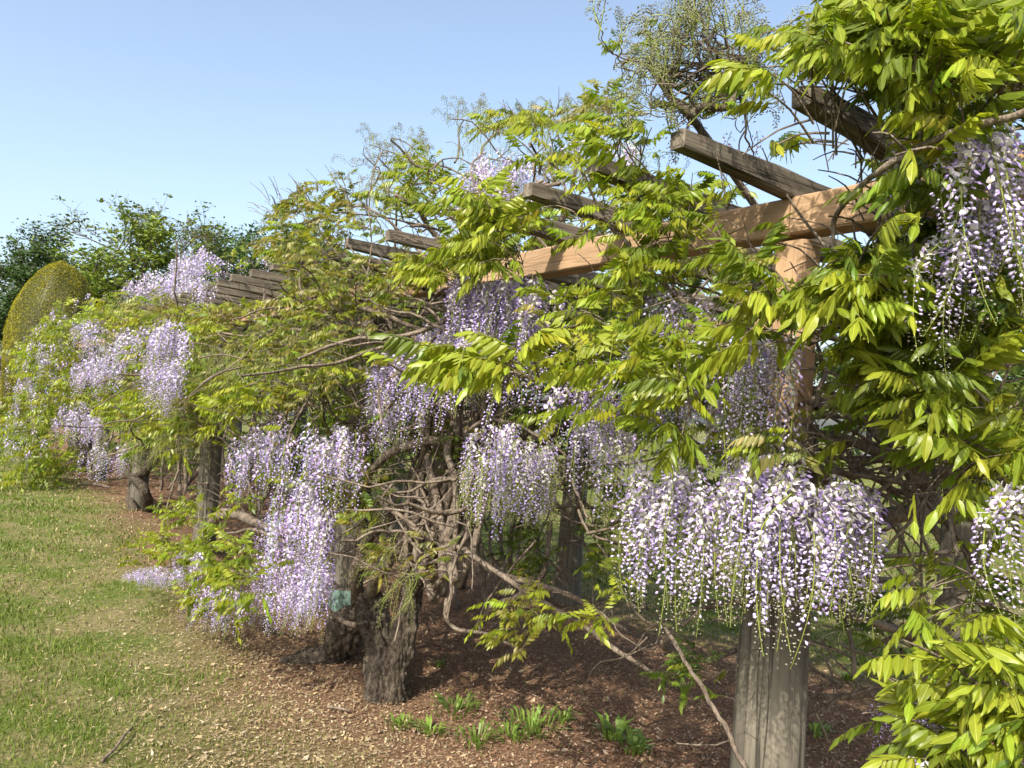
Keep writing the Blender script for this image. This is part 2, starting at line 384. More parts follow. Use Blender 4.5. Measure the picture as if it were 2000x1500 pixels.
def post_mesh(r0, r1, h, lean=(0, 0)):
    """round pole with checks (splits) cut into it as real grooves"""
    sides = 64; zs = np.concatenate([[-.15, 0], np.linspace(.08, h, 13)]); V = []
    ang = np.linspace(0, 2 * math.pi, sides, endpoint=False)
    cracks = rng.choice(sides, 4, replace=False); ph = rng.uniform(0, 6, 3)
    for z in zs:
        r = np.interp(z, [0, h], [r0, r1]) * (1 + .012 * np.sin(2 * ang + ph[0] + z) + .008 * np.sin(5 * ang + ph[1]))
        for c in cracks: r[c] *= .955 + .025 * math.sin(z * 3 + c)
        V.append(np.stack([r * np.cos(ang) + lean[0] * z, r * np.sin(ang) + lean[1] * z, np.full(sides, z)], 1))
    V = np.concatenate(V); Qd = []; n = len(zs)
    for i in range(n - 1):
        for j in range(sides):
            k = (j + 1) % sides; Qd.append((i * sides + j, i * sides + k, (i + 1) * sides + k, (i + 1) * sides + j))
    T = []; V = np.vstack([V, [lean[0] * h, lean[1] * h, h + .004]])
    for j in range(sides): T.append((len(V) - 1, (n - 1) * sides + j, (n - 1) * sides + (j + 1) % sides))
    return make_mesh('post', V, T, None, M_POST, False, Qd)
for row, w in ((0, 0.0), (1, -2.25)):
    for i, s in enumerate(POST_S):
        s2 = s + (0.42 if row else 0.0)
        if row == 0 and i == 1:
            # the near post: old grey pole below, a newer pale timber spliced above it
            o = link('post', post_mesh(.118, .098, 1.62)); pchild(o, Matrix.Translation(Vector(PW(s2, w, 0))))
            o['label'] = 'thick grey cracked round post under the pale flower curtain'
            g = box_mesh('post_extension', ZB0 - 1.55, .112, .10, M_NEWPOST, None, .012, .002, 8)
            me = g; o2 = link('post_extension', me)
            o2['label'] = 'pale new square timber spliced on top of the near post'
            a = PW(s2, w, 1.53); mm = Matrix.Identity(4)
            # local X up, grain along the length
            for k in range(3):
                mm[k][0] = (0, 0, 1)[k]; mm[k][1] = float(U[k]); mm[k][2] = float(N[k]); mm[k][3] = float((a - N * .0575)[k])
            pchild(o2, mm)
            me.materials[0] = M_BEAM
        else:
            lean = (.018, 0) if i == 2 else (rng.normal(0, .008), rng.normal(0, .008))
            o = link('post', post_mesh(.108 if row == 0 else .115, .085, ZB0 + .005, lean))
            pchild(o, Matrix.Translation(Vector(PW(s2, w, 0))))
# beams: a run of tan boards over the posts, joined above them
cuts = [-3.2, 1.44, 4.55, 7.75, 10.87, 14.0, 17.6]
for row, w in ((0, 0.0), (1, -2.25)):
    for a, b_ in zip(cuts[:-1], cuts[1:]):
        o = link('beam', box_mesh('beam', b_ - a - .004, .10, ZB1 - ZB0, M_BEAM if row == 0 or True else M_RAFTER, None, .006, .002, 12))
        if row == 0: o['label'] = 'tan stained beam board'
        pchild(o, place(o, PW(a + .002, w, ZB0), U))
# rafters
raf_meshes = [box_mesh('rafter', 3.45, .056, .088, M_RAFTER, ([0, .1, .45, .8], [.56, .62, .86, 1.0]), .006, .004, 16) for _ in range(5)]
skip = {4}
for k in range(-4, 44):
    if k in skip: continue
    s = 1.44 + .37 * k + rng.normal(0, .012)
    wt = .56 + rng.normal(0, .02)
    if k == -1: s = 1.07; wt = .57
    if k == 0: s = 1.46; wt = .56
    o = link('rafter', raf_meshes[k % 5])
    d = -N + U * rng.normal(0, .012)
    pchild(o, place(o, PW(s, wt, ZB1 - .012 + rng.normal(0, .003)), d))
# a few grey longitudinal laths lie across the rafters
for w in (-.35, -1.15, -1.9):
    o = link('lath', box_mesh('lath', 17.8, .06, .035, M_RAFTER, None, .004, .004, 40)); pchild(o, place(o, PW(-.6, w, ZB1 + .072), U))
# green paint band round the second post
gb = Geo(); a = np.linspace(0, 2 * math.pi, 25)[:-1]
V = np.concatenate([np.stack([.1085 * np.cos(a) + .018 * z, .1085 * np.sin(a), np.full(24, z)], 1) for z in (.27, .40)])
T = [t_ for j in range(24) for t_ in ((j, (j + 1) % 24, 24 + (j + 1) % 24), (j, 24 + (j + 1) % 24, 24 + j))]
gb.add(V, T, (1, 1, 1)); o = link('paint_band', gb.mesh('paint_band', plain('faded_green_paint', (.12, .19, .16), .8, 30, .35)))
o['label'] = 'faded green paint band'; pchild(o, Matrix.Translation(Vector(PW(4.55, 0, 0))))

# ------------------------------------------------------------------ wisteria templates
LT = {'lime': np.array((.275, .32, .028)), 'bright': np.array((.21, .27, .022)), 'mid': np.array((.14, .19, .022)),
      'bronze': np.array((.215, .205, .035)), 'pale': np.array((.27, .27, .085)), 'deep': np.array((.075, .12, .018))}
def leaflet(geo, base, d, up, L, Wd, col, hi, fold=.35, curl=.25):
    d = nrm(d); b = nrm(np.cross(up, d)); c = np.cross(d, b)
    j = rng.uniform(.86, 1.14); col = col * j * (1 + rng.normal(0, .04, 3))
    if hi < 0:
        M_ = base + d * L * .42 - c * Wd * .1; e = b * Wd * .55
        geo.add([base, M_ + e, base + d * L - c * L * curl * .6, M_ - e], [(0, 2, 1), (0, 3, 2)], [col * 1.1, col * .95, col, col * .95]); return
    if not hi:
        M_ = base + d * L * .45; e = b * Wd * .5 - c * Wd * .5 * fold
        e2 = -b * Wd * .5 - c * Wd * .5 * fold
        V = [base, M_ + e, M_ + c * 0, M_ + e2, base + d * L - c * L * curl * .6]
        geo.add(V, [(0, 2, 1), (0, 3, 2), (1, 2, 4), (2, 3, 4)], [col, col * .95, col * 1.15, col * .95, col]); return
    ts = (0, .12, .34, .58, .82, 1.0); ws = (.10, .62, 1., .86, .42, .01); V, C, T = [], [], []
    for n_, (t_, w_) in enumerate(zip(ts, ws)):
        p = base + d * L * t_ - c * L * curl * t_ * t_
        h = Wd * .5 * w_; m_ = min(h, Wd * .045); rp = c * Wd * .05 * (1 if n_ % 2 else -1)
        V += [p + b * h - c * h * fold + rp, p + b * m_ - c * m_ * fold * .4, p + c * Wd * .02, p - b * m_ - c * m_ * fold * .4, p - b * h - c * h * fold - rp]
        e = col * (.94 if n_ % 2 else 1.04); C += [e, col * 1.02, col * np.array((1.6, 1.5, 2.0)), col * 1.02, e]
    for i in range(5):
        for k in range(4):
            a0, a1, b0, b1 = i * 5 + k, i * 5 + k + 1, i * 5 + 5 + k, i * 5 + 6 + k
            T += [(a0, a1, b1), (a0, b1, b0)]
    geo.add(V, T, C)
def leaf_template(col, hi, seed, droop, size=.24, npairs=5, open_=1.0):
    """pinnate leaf: rachis from the origin along +X, arching down; leaflets in pairs"""
    global rng
    keep_ = rng; rng = np.random.default_rng(seed); g = Geo()
    n = 9; t = np.linspace(0, 1, n); x = size * (t - .22 * t * t); z = size * (.16 * t - droop * .42 * t * t)
    Pm = np.stack([x, np.zeros(n), z], 1)
    if hi > 0: tube(g, Pm, np.linspace(.0016, .0008, n), col * np.array([.95, .85, .9]), 4, 0, False)
    else:
        g.add([Pm[0] + [0, .002, 0], Pm[0] - [0, .002, 0], Pm[4] + [0, .0015, 0], Pm[4] - [0, .0015, 0], Pm[8]], [(0, 1, 3), (0, 3, 2), (2, 3, 4)], col * .9)
    for i in range(npairs):
        f = .26 + .66 * i / (npairs - 1); p = np.array([np.interp(f, t, x), 0, np.interp(f, t, z)])
        tg = nrm(np.array([1, 0, .16 - droop * .84 * f]))
        k = (.72 + .5 * math.sin(math.pi * min(1, (i + .9) / npairs))) * size / .24
        for sgn in (1, -1):
            a = R(rng.uniform(46, 64)) * open_; dn = R(rng.uniform(6, 28) + droop * rng.uniform(26, 52))
            out = np.array([0, sgn, 0]); dd = tg * math.cos(a) + out * math.sin(a)
            dd = dd * math.cos(dn) + np.array([0, 0, -1]) * math.sin(dn)
            upv = nrm(np.array([0, 0, 1.0]) + out * math.sin(dn) * .7 + rng.normal(0, .12, 3))
            leaflet(g, p, dd, upv, .068 * k * rng.uniform(.9, 1.1), .0225 * k, col, hi, rng.uniform(.15, .5), rng.uniform(.1, .35))
    leaflet(g, Pm[-1], nrm(Pm[-1] - Pm[-2]) + np.array([0, 0, -.2]), np.array([0, 0, 1.]), .072 * size / .24, .027 * size / .24, col, hi, .3, .25)
    rng = keep_; return g.get()
LEAF = {}
for tn, c in LT.items():
    for hi in (-1, 0, 1):
        LEAF[tn, hi] = [leaf_template(c, hi, 100 + k, dr, .24, npr if hi >= 0 else 4, op) for k, (dr, npr, op) in enumerate(((.6, 6, 1), (1.0, 5, .85), (1.5, 5, .65), (.35, 6, 1.05), (.95, 6, .9), (1.3, 6, .75)))]
BANNER = np.array((.64, .575, .76)); WHITE = np.array((.76, .72, .83)); KEEL = np.array((.36, .265, .58)); LILAC = np.array((.54, .46, .71))
PED = np.array((.28, .33, .07)); BUDG = np.array((.36, .38, .20)); BUDW = np.array((.42, .40, .30)); BUDT = np.array((.30, .30, .205))
def perp(d):
    a = np.cross(d, [0, 0, 1.0]); a = nrm(a) if np.linalg.norm(a) > .05 else np.array([1., 0, 0]); return a, np.cross(a, d)
def bud(g, p, d, L, r, c0, c1, hi):
    a, b = perp(d); e = p + d * L; mnt = p + d * L * .55
    if hi: V = [p, mnt + a * r, mnt + b * r, mnt - a * r, mnt - b * r, e]; T = [(0, 2, 1), (0, 3, 2), (0, 4, 3), (0, 1, 4), (5, 1, 2), (5, 2, 3), (5, 3, 4), (5, 4, 1)]; C = [c0, c0, c0, c0, c0, c1]
    else: V = [p, mnt + a * r, mnt - a * r * .5 + b * r * .87, mnt - a * r * .5 - b * r * .87, e]; T = [(0, 2, 1), (0, 3, 2), (0, 1, 3), (4, 1, 2), (4, 2, 3), (4, 3, 1)]; C = [c0, c0, c0, c0, c1]
    g.add(V, T, C)
def flower(g, p, d, sz, hi, pale):
    """open pea flower: upright round banner, folded keel and wings below"""
    d = nrm(d); a, b = perp(d); b = -b if b[2] < 0 else b
    bc = (WHITE if pale else BANNER) * rng.uniform(.85, 1.1); kc = (KEEL * .6 + LILAC * .4 if pale else KEEL) * rng.uniform(.75, 1.25)
    r = .0092 * sz * rng.uniform(.8, 1.15); a = nrm(a + rng.normal(0, .45, 3)); b = nrm(b + rng.normal(0, .35, 3))
    if hi:
        c = p + b * r * .75 - d * r * .1; k = 8; V = [p + d * r * .15]; C = [np.array((.74, .72, .50))]
        for i in range(k):
            t = 2 * math.pi * i / k
            q = rng.uniform(.72, 1.12) * (.8 if i == 2 else 1); V.append(c + a * math.cos(t) * r * 1.0 * q + b * math.sin(t) * r * q - d * (abs(math.cos(t)) * r * .6 + max(0, math.sin(t)) * r * .6)); C.append(bc * rng.uniform(.82, 1.08))
        T = [(0, 1 + i, 1 + (i + 1) % k) for i in range(k)]; g.add(V, T, C)
        L = .0175 * sz; dd = nrm(d - b * .55)
        for sg in (1, -1):
            V = [p, p + dd * L * .5 + a * sg * r * .42 + b * r * .25, p + dd * L * .5 - b * r * .5, p + dd * L, p + dd * L * .85 + b * r * .12 + a * sg * r * .1]
            g.add(V, [(0, 1, 2), (1, 4, 2), (4, 3, 2)], [kc * 1.3, kc * 1.25, kc * .8, kc * .7, kc])
    else:
        V = [p, p + b * r * 1.7 - d * r * .5, p + a * r * 1.15 + b * r * .7, p - a * r * 1.15 + b * r * .7]
        g.add(V, [(0, 2, 1), (0, 1, 3)], [bc, bc, bc * .95, bc * .95])
        dd = nrm(d - b * .55); L = .018 * sz
        V = [p, p + dd * L * .55 + a * r * .5, p + dd * L * .55 - a * r * .5, p + dd * L - b * r * .2]
        g.add(V, [(0, 1, 3), (0, 3, 2)], [kc * 1.3, kc * 1.1, kc * 1.1, kc * .75])
def raceme_template(L, hi, seed, openf, kind):
    far = hi < 0; hi = max(hi, 0); big = 1.35 if far else 1.0
    """hanging raceme: stalk from the origin down -Z, flowers open at the top, buds towards the tip"""
    global rng
    kr = rng; rng = np.random.default_rng(seed); g = Geo()
    n = 12; t = np.linspace(0, 1, n); bend = rng.uniform(-.05, .05, 2)
    if far: n = 4; t = np.linspace(0, 1, n)
    if kind == 'arch':
        Pm = np.stack([L * np.sin(t * 1.5) * .66, bend[0] * t * t, L * (.42 * np.sin(t * 2.3) - .18 * t * t)], 1)
    else:
        Pm = np.stack([bend[0] * np.sin(t * 3) + .10 * L * np.minimum(t * 4, 1), bend[1] * t * t, -L * t + .05 * L * np.sin(np.minimum(t * 6, math.pi))], 1)
    tube(g, Pm, np.linspace(.0022, .0009, n), PED * 1.0, 4 if hi else 3, 0, False)
    nf = int((170 if hi else 105) * L) if kind != 'arch' else int((230 if hi else 150) * L)
    if far: nf = int(nf * .52)
    for i in range(nf):
        f = .06 + .94 * (max(0.0, i + rng.uniform(-.3, .3)) / nf) ** (1.0 if kind != 'arch' else .8); f = min(1, max(.04, f))
        p = np.array([np.interp(f, t, Pm[:, k]) for k in range(3)])
        az = i * 2.399 + rng.normal(0, .3); out = np.array([math.cos(az), math.sin(az), 0])
        if kind == 'arch':
            tg = nrm(np.array([np.interp(f, t, np.gradient(Pm[:, k])) for k in range(3)])); a, b = perp(tg); out = a * math.cos(az) + b * math.sin(az)
            pl = .013 * (1 - f) + .003; q = p + out * pl + tg * pl * .4
            if hi or (i % 2 == 0 and not far): g.add([p + a * .0006, p - a * .0006, q], [(0, 1, 2)], PED)
            bud(g, q, nrm(out + tg * .9), rng.uniform(.011, .015) * (1.15 - .3 * f), .0029, BUDT * rng.uniform(.6, 1.1), BUDT * rng.uniform(.8, 1.3), False)
            continue
        pl = (.026 * (1 - .72 * f)) * rng.uniform(.8, 1.15); rise = .35 - .5 * (1 - f)
        d = nrm(out + np.array([0, 0, .25])); q = p + d * pl * .7; q2 = q + nrm(out - np.array([0, 0, .5 if f < .7 else -.2])) * pl * .4
        a, _ = perp(d); w_ = .0010
        if hi: g.add([p + a * w_, p - a * w_, q + a * w_, q - a * w_, q2], [(0, 1, 3), (0, 3, 2), (2, 3, 4)], PED * rng.uniform(.8, 1.1))
        elif not far: g.add([p + a * w_, p - a * w_, q2], [(0, 1, 2)], PED)
        jf = f + rng.normal(0, .05)
        if kind == 'green':
            c = BUDG * rng.uniform(.75, 1.2); bud(g, q2, nrm(out - np.array([0, 0, .4])), .009 * (1.15 - .5 * f) * big, .0026 * big, c, c * 1.1, hi); continue
        if jf < openf: flower(g, q2, out + rng.normal(0, .25, 3), rng.uniform(.9, 1.2) * big, hi, kind == 'pale')
        elif jf < openf + .35:
            c = LILAC * rng.uniform(.7, 1.25) if kind != 'pale' else (LILAC * .6 + WHITE * .4) * rng.uniform(.85, 1.1)
            bud(g, q2, nrm(out - np.array([0, 0, rng.uniform(.4, 1.1)])), rng.uniform(.014, .018) * big, .0042 * big, c * 1.25, KEEL * rng.uniform(.7, 1.1), hi)
        else:
            k = (1 - f) / .4; bud(g, q2, nrm(out - np.array([0, 0, .3])), .006 + .006 * k, .0021 + .001 * k, BUDW * rng.uniform(.7, 1.1), BUDW * .7 + LILAC * .3, hi)
    rng = kr; return g.get()
RAC = {}
for hi in (-1, 0, 1):
    RAC['full', hi] = [raceme_template(.34, hi, 20 + k, o_, 'full') for k, o_ in enumerate((.42, .5, .34, .58, .46))]
    RAC['pale', hi] = [raceme_template(.40, hi, 40 + k, o_, 'pale') for k, o_ in enumerate((.32, .4, .46, .3))]
    RAC['green', hi] = [raceme_template(.26, hi, 60 + k, 0, 'green') for k in range(3)]
    RAC['arch', hi] = [raceme_template(.22, hi, 80 + k, 0, 'arch') for k in range(4)]
_shared = {}
def shared(kind, key, k):
    """mesh datablock of one template, shared by all the single leaves or racemes made from it"""
    if (kind, key, k) not in _shared:
        V, T, C = (LEAF if kind == 'leaf' else RAC)[key][k]
        _shared[kind, key, k] = make_mesh('leaf' if kind == 'leaf' else 'flower_raceme', V, T, C, M_LEAF if kind == 'leaf' else M_PETAL, True)
    return _shared[kind, key, k]

# ------------------------------------------------------------------ a vine collects its stems, leaves and racemes
class Vine:
    def __init__(self, base, label, bark=None, name='wisteria_vine', lsc=1.0, nk=1.0):
        self.lsc, self.nk = lsc, nk
        self.root = empty(name, base, label, 'vine'); self.leaves, self.racemes = [], []
        self.stems = []; self.tw = Geo(); self.bark = bark or M_BARK
    def part(self, name, geo, mat, **kw):
        o = link(name, geo.mesh(name, mat), None, **kw); keep(o, self.root); return o
    def branch(self, P, r, k=6, wig=.012, sides=7, lump=.12, name='branch', mat=None):
        g = Geo(); Q = wiggle(spline(P, k), wig); tube(g, Q, r, (1, 1, 1), sides, lump); self.part(name, g, mat or self.bark); self.stems.append(Q); return Q
    def twig(self, P, r, k=4, wig=.01, sides=4):
        for q in P:
            x_, y_ = proj(q)
            if 0 < x_ < 1560 and y_ < np.interp(x_, *SKYLINE) - 6: return None
            if 1540 < x_ < 1720 and 130 < y_ < 370 and rng.random() < .75: return None
        Q = wiggle(spline(P, max(2, k - 1)), wig); tube(self.tw, Q, r, (1, 1, 1), min(4, sides), .05, False); return Q
    def leaf(self, p, x, up, sc, tint):
        sc = sc * self.lsc; xn = nrm(x)
        if w_of(p) > -.5 and leaf_free(p + xn * .12 * sc): return
        if not (clear(p) and clear(p + xn * .13 * sc) and clear(p + xn * .22 * sc - [0, 0, .06 * sc])): return
        self.leaves.append((p, x, up, sc, tint, int(rng.integers(0, 6))))
    def raceme(self, p, x, up, sc, kind, zs=1.0):
        if kind != 'arch' and not (clear(p, .8) and clear(p - [0, 0, .15 * sc * zs], .8) and clear(p - [0, 0, .3 * sc * zs], .8)): return
        if kind == 'arch' and not clear(p, .9): return
        self.racemes.append((p, x, up, sc, kind, int(rng.integers(0, len(RAC[kind, 0]))), zs))
    def shoot(self, p, d, L, nl, sc, tint, stem=True):
        """a young shoot: a short stem with leaves spreading from its sides and tip"""
        if w_of(p) > -1.6 and leaf_free_top(p) and rng.random() < .85: return
        d = nrm(d); Q = np.array([p, p + d * L * .5 + [0, 0, .015], p + d * L]); 
        if stem: tube(self.tw, spline(Q, 2), [.0035 * sc, .0018 * sc], (1, 1, 1), 3, 0, False)
        a0 = rng.uniform(0, 6.28)
        for i in range(nl):
            f = .35 + .65 * (i + 1) / nl; q = Q[0] * (1 - f) + Q[2] * f
            az = a0 + i * 2.4; out = np.array([math.cos(az), math.sin(az), 0]) + N * .45
            x = nrm(out + d * .5 + np.array([0, 0, rng.uniform(-.1, .45)]))
            self.leaf(q, x, nrm(np.array([0, 0, 1]) + N * .25 + rng.normal(0, .38, 3)), sc * rng.uniform(.65, 1.15), tint if rng.random() > .12 else ('mid' if tint != 'mid' else 'bright'))
    def finish(self, nleaf=300, nrac=300):
        if self.tw.n: self.part('twigs', self.tw, self.bark, kind='stuff')
        for kind, items, cap, lib, mat, single, rest in (('leaf', self.leaves, nleaf, LEAF, M_LEAF, 'leaf', 'foliage'), ('raceme', self.racemes, nrac, RAC, M_PETAL, 'flower_raceme', 'flower_mass')):
            items.sort(key=lambda i: -i[3] / np.linalg.norm(i[0] - CAM))
            M3s = []
            g = {}
            for idx, it in enumerate(items):
                p, x, up, sc, key, k = it[:6]
                x = nrm(x); y = nrm(np.cross(up, x)); z = np.cross(x, y)
                d = np.linalg.norm(p - CAM); hi = 1 if d < 4.6 else 0
                zs = it[6] if len(it) > 6 else 1.0
                if idx < cap and d < 9:
                    o = link(single, shared(kind, (key, hi), k)); o.parent = self.root
                    mw = Matrix.Identity(4)
                    for i in range(3): mw[i][0], mw[i][1], mw[i][2], mw[i][3] = x[i] * sc, y[i] * sc, z[i] * sc * zs, p[i] - self.root.location[i]
                    o.matrix_basis = mw
                else: g.setdefault((key, (hi if d < 2.0 else 0) if d < 6.5 else -1, k), []).append((np.stack([x * sc, y * sc, z * sc * zs]), p))
            if g:
                Vs, Ts, Cs, n = [], [], [], 0
                for (key, hi, k), L in g.items():
                    V, T, C = lib[key, hi][k]; A = np.array([a for a, _ in L]); P = np.array([p for _, p in L]); m_ = len(L)
                    VV = np.einsum('vi,mij->mvj', V, A) + P[:, None, :]
                    TT = T[None] + (np.arange(m_) * len(V))[:, None, None] + n
                    CC = C[None] * rng.uniform(.8, 1.2, (m_, 1, 1)) * (1 + rng.normal(0, .05, (m_, 1, 3)))
                    Vs.append(VV.reshape(-1, 3)); Ts.append(TT.reshape(-1, 3)); Cs.append(CC.reshape(-1, 3)); n += m_ * len(V)
                o = link(rest, make_mesh(rest, np.concatenate(Vs), np.concatenate(Ts), np.concatenate(Cs), mat, True), None, kind='stuff'); keep(o, self.root)
    # --- clumps: an ellipse seen against the pergola, filled between two depths
    def leaves_at(self, cx, cy, rx, ry, w0, w1, n, sc=1.0, tint='bright', up=.35, nl=(3, 6), L=(.08, .2)):
        for _ in range(max(2, int(n * self.nk))):
            while True:
                a, b = rng.uniform(-1, 1, 2)
                if a * a + b * b < 1: break
            p = W(cx + a * rx, cy + b * ry, rng.uniform(w0, w1))
            if p[2] < .08: p[2] = .08 + rng.uniform(0, .08)
            if self.lsc == .74 and w1 < -.2 and leaf_free_top(p): continue
            d = nrm(N * rng.uniform(.2, 1) + U * rng.normal(0, .6) + np.array([0, 0, up + rng.normal(0, .35)]))
            tn = tint if isinstance(tint, str) else tint[int(rng.integers(0, len(tint)))]
            self.shoot(p, d, rng.uniform(*L), int(rng.integers(nl[0], nl[1])), sc * rng.uniform(.8, 1.15), tn)
    def racemes_at(self, cx, cy, rx, ry, w0, w1, n, sc=1.0, kind='full', zs=(.75, 1.15), tilt=.16, dome=0.0):
        if kind == 'green' or sc < .0: n = int(n * 1.9)
        for _ in range(n):
            while True:
                a, b = rng.uniform(-1, 1, 2)
                if a * a + b * b < 1: break
            p = W(cx + a * rx, cy + b * ry + dome * ry * a * a, rng.uniform(w0, w1))
            L_ = {'full': .34, 'pale': .40, 'green': .26, 'arch': .2}[kind] * sc
            k = rng.uniform(*zs)
            if kind != 'arch' and p[2] < L_ * k + .02: k = max(.3, (p[2] - .02) / L_)
            az = rng.uniform(0, 6.28); x = np.array([math.cos(az), math.sin(az), 0.0])
            up = nrm(np.array([0, 0, 1]) - (N * .6 + rng.normal(0, .7, 3) * [1, 1, 0]) * tilt)
            self.raceme(p, x, up, sc * rng.uniform(.85, 1.15), kind, k)
    def buds_at(self, cx, cy, rx, ry, w0, w1, n, sc=1.0, up=.5):
        for _ in range(n):
            while True:
                a, b = rng.uniform(-1, 1, 2)
                if a * a + b * b < 1: break
            p = W(cx + a * rx, cy + b * ry, rng.uniform(w0, w1)); az = rng.uniform(0, 6.28)
            x = nrm(np.array([math.cos(az), math.sin(az), rng.normal(up, .5)]) + N * .3)
            self.raceme(p, x, np.array([0, 0, 1.0]), sc * rng.uniform(.7, 1.2), 'arch')
    def tangle(self, cx, cy, rx, ry, w0, w1, n, L=(.3, .9), r=(.004, .01), dirv=None, spread=.6, curl=.12):
        for _ in range(n):
            while True:
                a, b = rng.uniform(-1, 1, 2)
                if a * a + b * b < 1: break
            p = W(cx + a * rx, cy + b * ry, rng.uniform(w0, w1)); p[2] = max(p[2], .1)
            d = nrm((np.asarray(dirv, float) if dirv is not None else np.zeros(3)) + rng.normal(0, spread, 3) * [1, 1, .7])
            l = rng.uniform(*L); P = [p]
            for i in range(5):
                d = nrm(d + rng.normal(0, .28, 3) + np.array([0, 0, .05 - curl * i * .3])); q = P[-1] + d * l / 5; q[2] = max(q[2], .04); P.append(q)
            r0 = rng.uniform(*r); self.twig(P, [r0, r0 * .55], 3, .006, 5 if r0 > .007 else 4)
    def bush_twigs(self, p, d, L, depth, r, buds=True, sc=1.0):
        """forking bare twigs that end in bud racemes"""
        P = [p]; dd = nrm(d)
        for i in range(4):
            dd = nrm(dd + rng.normal(0, .3, 3)); P.append(P[-1] + dd * L / 4)
        x_, y_ = proj(P[-1])
        if y_ < np.interp(x_, *SKYLINE) - 12: return
        self.twig(P, [r, r * .65], 3, .004, 5 if depth > 1 else 4)
        if depth == 0:
            if buds:
                for i in range(int(rng.integers(1, 3))):
                    self.raceme(P[-1 - i], nrm(dd + rng.normal(0, .7, 3) + [0, 0, .15]), np.array([0, 0, 1.]), sc * rng.uniform(.4, .95), 'arch')
            return
        for i in range(3 if depth > 1 else 3):
            q = P[4 if i == 0 else int(rng.integers(2, 5))]
            self.bush_twigs(q, dd + rng.normal(0, .75, 3), L * rng.uniform(.55, .85), depth - 1, r * .6, buds, sc)
def pl(pts, dw=0.0): return [W(x, y, w + dw) for x, y, w in pts]

# the vine rising from the gnarled stump at the second post
gA = G(750, 1362)
A = Vine(gA, 'wisteria with gnarled split stump beside the green-banded post, tangled stems and hanging lilac flowers', lsc=.74, nk=1.75)
wA = w_of(gA)
def gnarl(v, pts, radii, name='trunk', sides=16, lump=.20, k=8, wig=.015, mat=None):
    """twisted old stem: ropes, burrs and deep bark furrows cut into the surface"""
    Q = wiggle(spline(pts, k), wig); Q = spline(Q[::2], 4) if len(Q) > 6 else spline(Q, 4)
    n = len(Q); S = 56; r = np.interp(np.linspace(0, 1, n), np.linspace(0, 1, len(radii)), radii)
    tan = np.gradient(Q, axis=0); tan /= np.linalg.norm(tan, axis=1)[:, None] + 1e-9
    a = nrm(np.cross(tan[0], [1.0, .2, .1])); ang = np.linspace(0, 2 * math.pi, S, endpoint=False); ph = rng.uniform(0, 6.28, 12); V = []
    arc = np.concatenate([[0], np.cumsum(np.linalg.norm(np.diff(Q, axis=0), axis=1))])
    fur = rng.normal(0, 1, (6, 3)); brk = rng.normal(0, .5, S)
    for i in range(n):
        a = nrm(a - tan[i] * (a @ tan[i])); b = np.cross(tan[i], a); z = arc[i] / max(r.mean(), .02)
        tw = ang + .22 * z
        big = .55 * np.sin(2 * tw + ph[0]) + .5 * np.sin(3 * tw + ph[1] + .3 * z) + .45 * np.sin(.9 * z + ph[2] + np.sin(ang + ph[3]))
        rid = np.abs(np.sin(7.5 * tw + ph[4] + 1.2 * np.sin(.8 * z + ph[5] + 2 * ang))) - .5
        rid2 = np.abs(np.sin(13 * tw + ph[6] + 1.6 * np.sin(1.7 * z + ph[7] + 3 * ang))) - .5
        chip = np.sin(5.1 * z + 3 * np.sin(5 * ang + ph[8])) * np.sin(9 * ang + ph[9] + z)
        brk = .75 * brk + rng.normal(0, .55, S)
        rr = r[i] * (1 + lump * (.70 * big + .95 * rid + .60 * rid2 + .32 * chip + .26 * brk))
        V.append(Q[i] + rr[:, None] * (np.cos(ang)[:, None] * a + np.sin(ang)[:, None] * b))
    V = np.concatenate(V + [Q[:1], Q[-1:]]); i = np.arange(n * S).reshape(n, S)
    Qd = np.stack([i[:-1].ravel(), np.roll(i, -1, 1)[:-1].ravel(), np.roll(i, -1, 1)[1:].ravel(), i[1:].ravel()], 1)
    T = [t_ for j in range(S) for t_ in ((n * S, (j + 1) % S, j), (n * S + 1, (n - 1) * S + j, (n - 1) * S + (j + 1) % S))]
    o = link(name, make_mesh(name, V, T, None, mat or M_STUMP, True, Qd)); keep(o, v.root); return Q
foot = gA + np.array([0, 0, -.05])
gnarl(A, [foot, W(752, 1320, wA), W(745, 1260, wA - .02), W(725, 1195, wA - .05), W(720, 1165, wA - .06)], [.095, .08, .075, .09, .06], 'trunk', 20, .26, 12)
gnarl(A, [foot + np.array([.03, .03, 0]), W(775, 1300, wA - .03), W(790, 1220, wA - .06), W(805, 1150, wA - .12), W(835, 1060, wA - .2)], [.075, .06, .055, .055, .035], 'trunk', 16, .26, 12)
f2 = G(655, 1290); w2 = w_of(f2)
gnarl(A, [f2 + np.array([-.12, 0, -.04]), f2 + np.array([.0, .02, .05]), W(672, 1240, w2), W(690, 1205, w2 - .02), W(735, 1215, wA - .05)], [.04, .075, .085, .07, .045], 'trunk', 16, .28, 12)
gnarl(A, [f2 + np.array([-.30, -.06, -.02]), f2 + np.array([-.15, -.02, .02]), f2 + np.array([0, .02, .05])], [.02, .045, .07], 'root', 10, .2, 5)
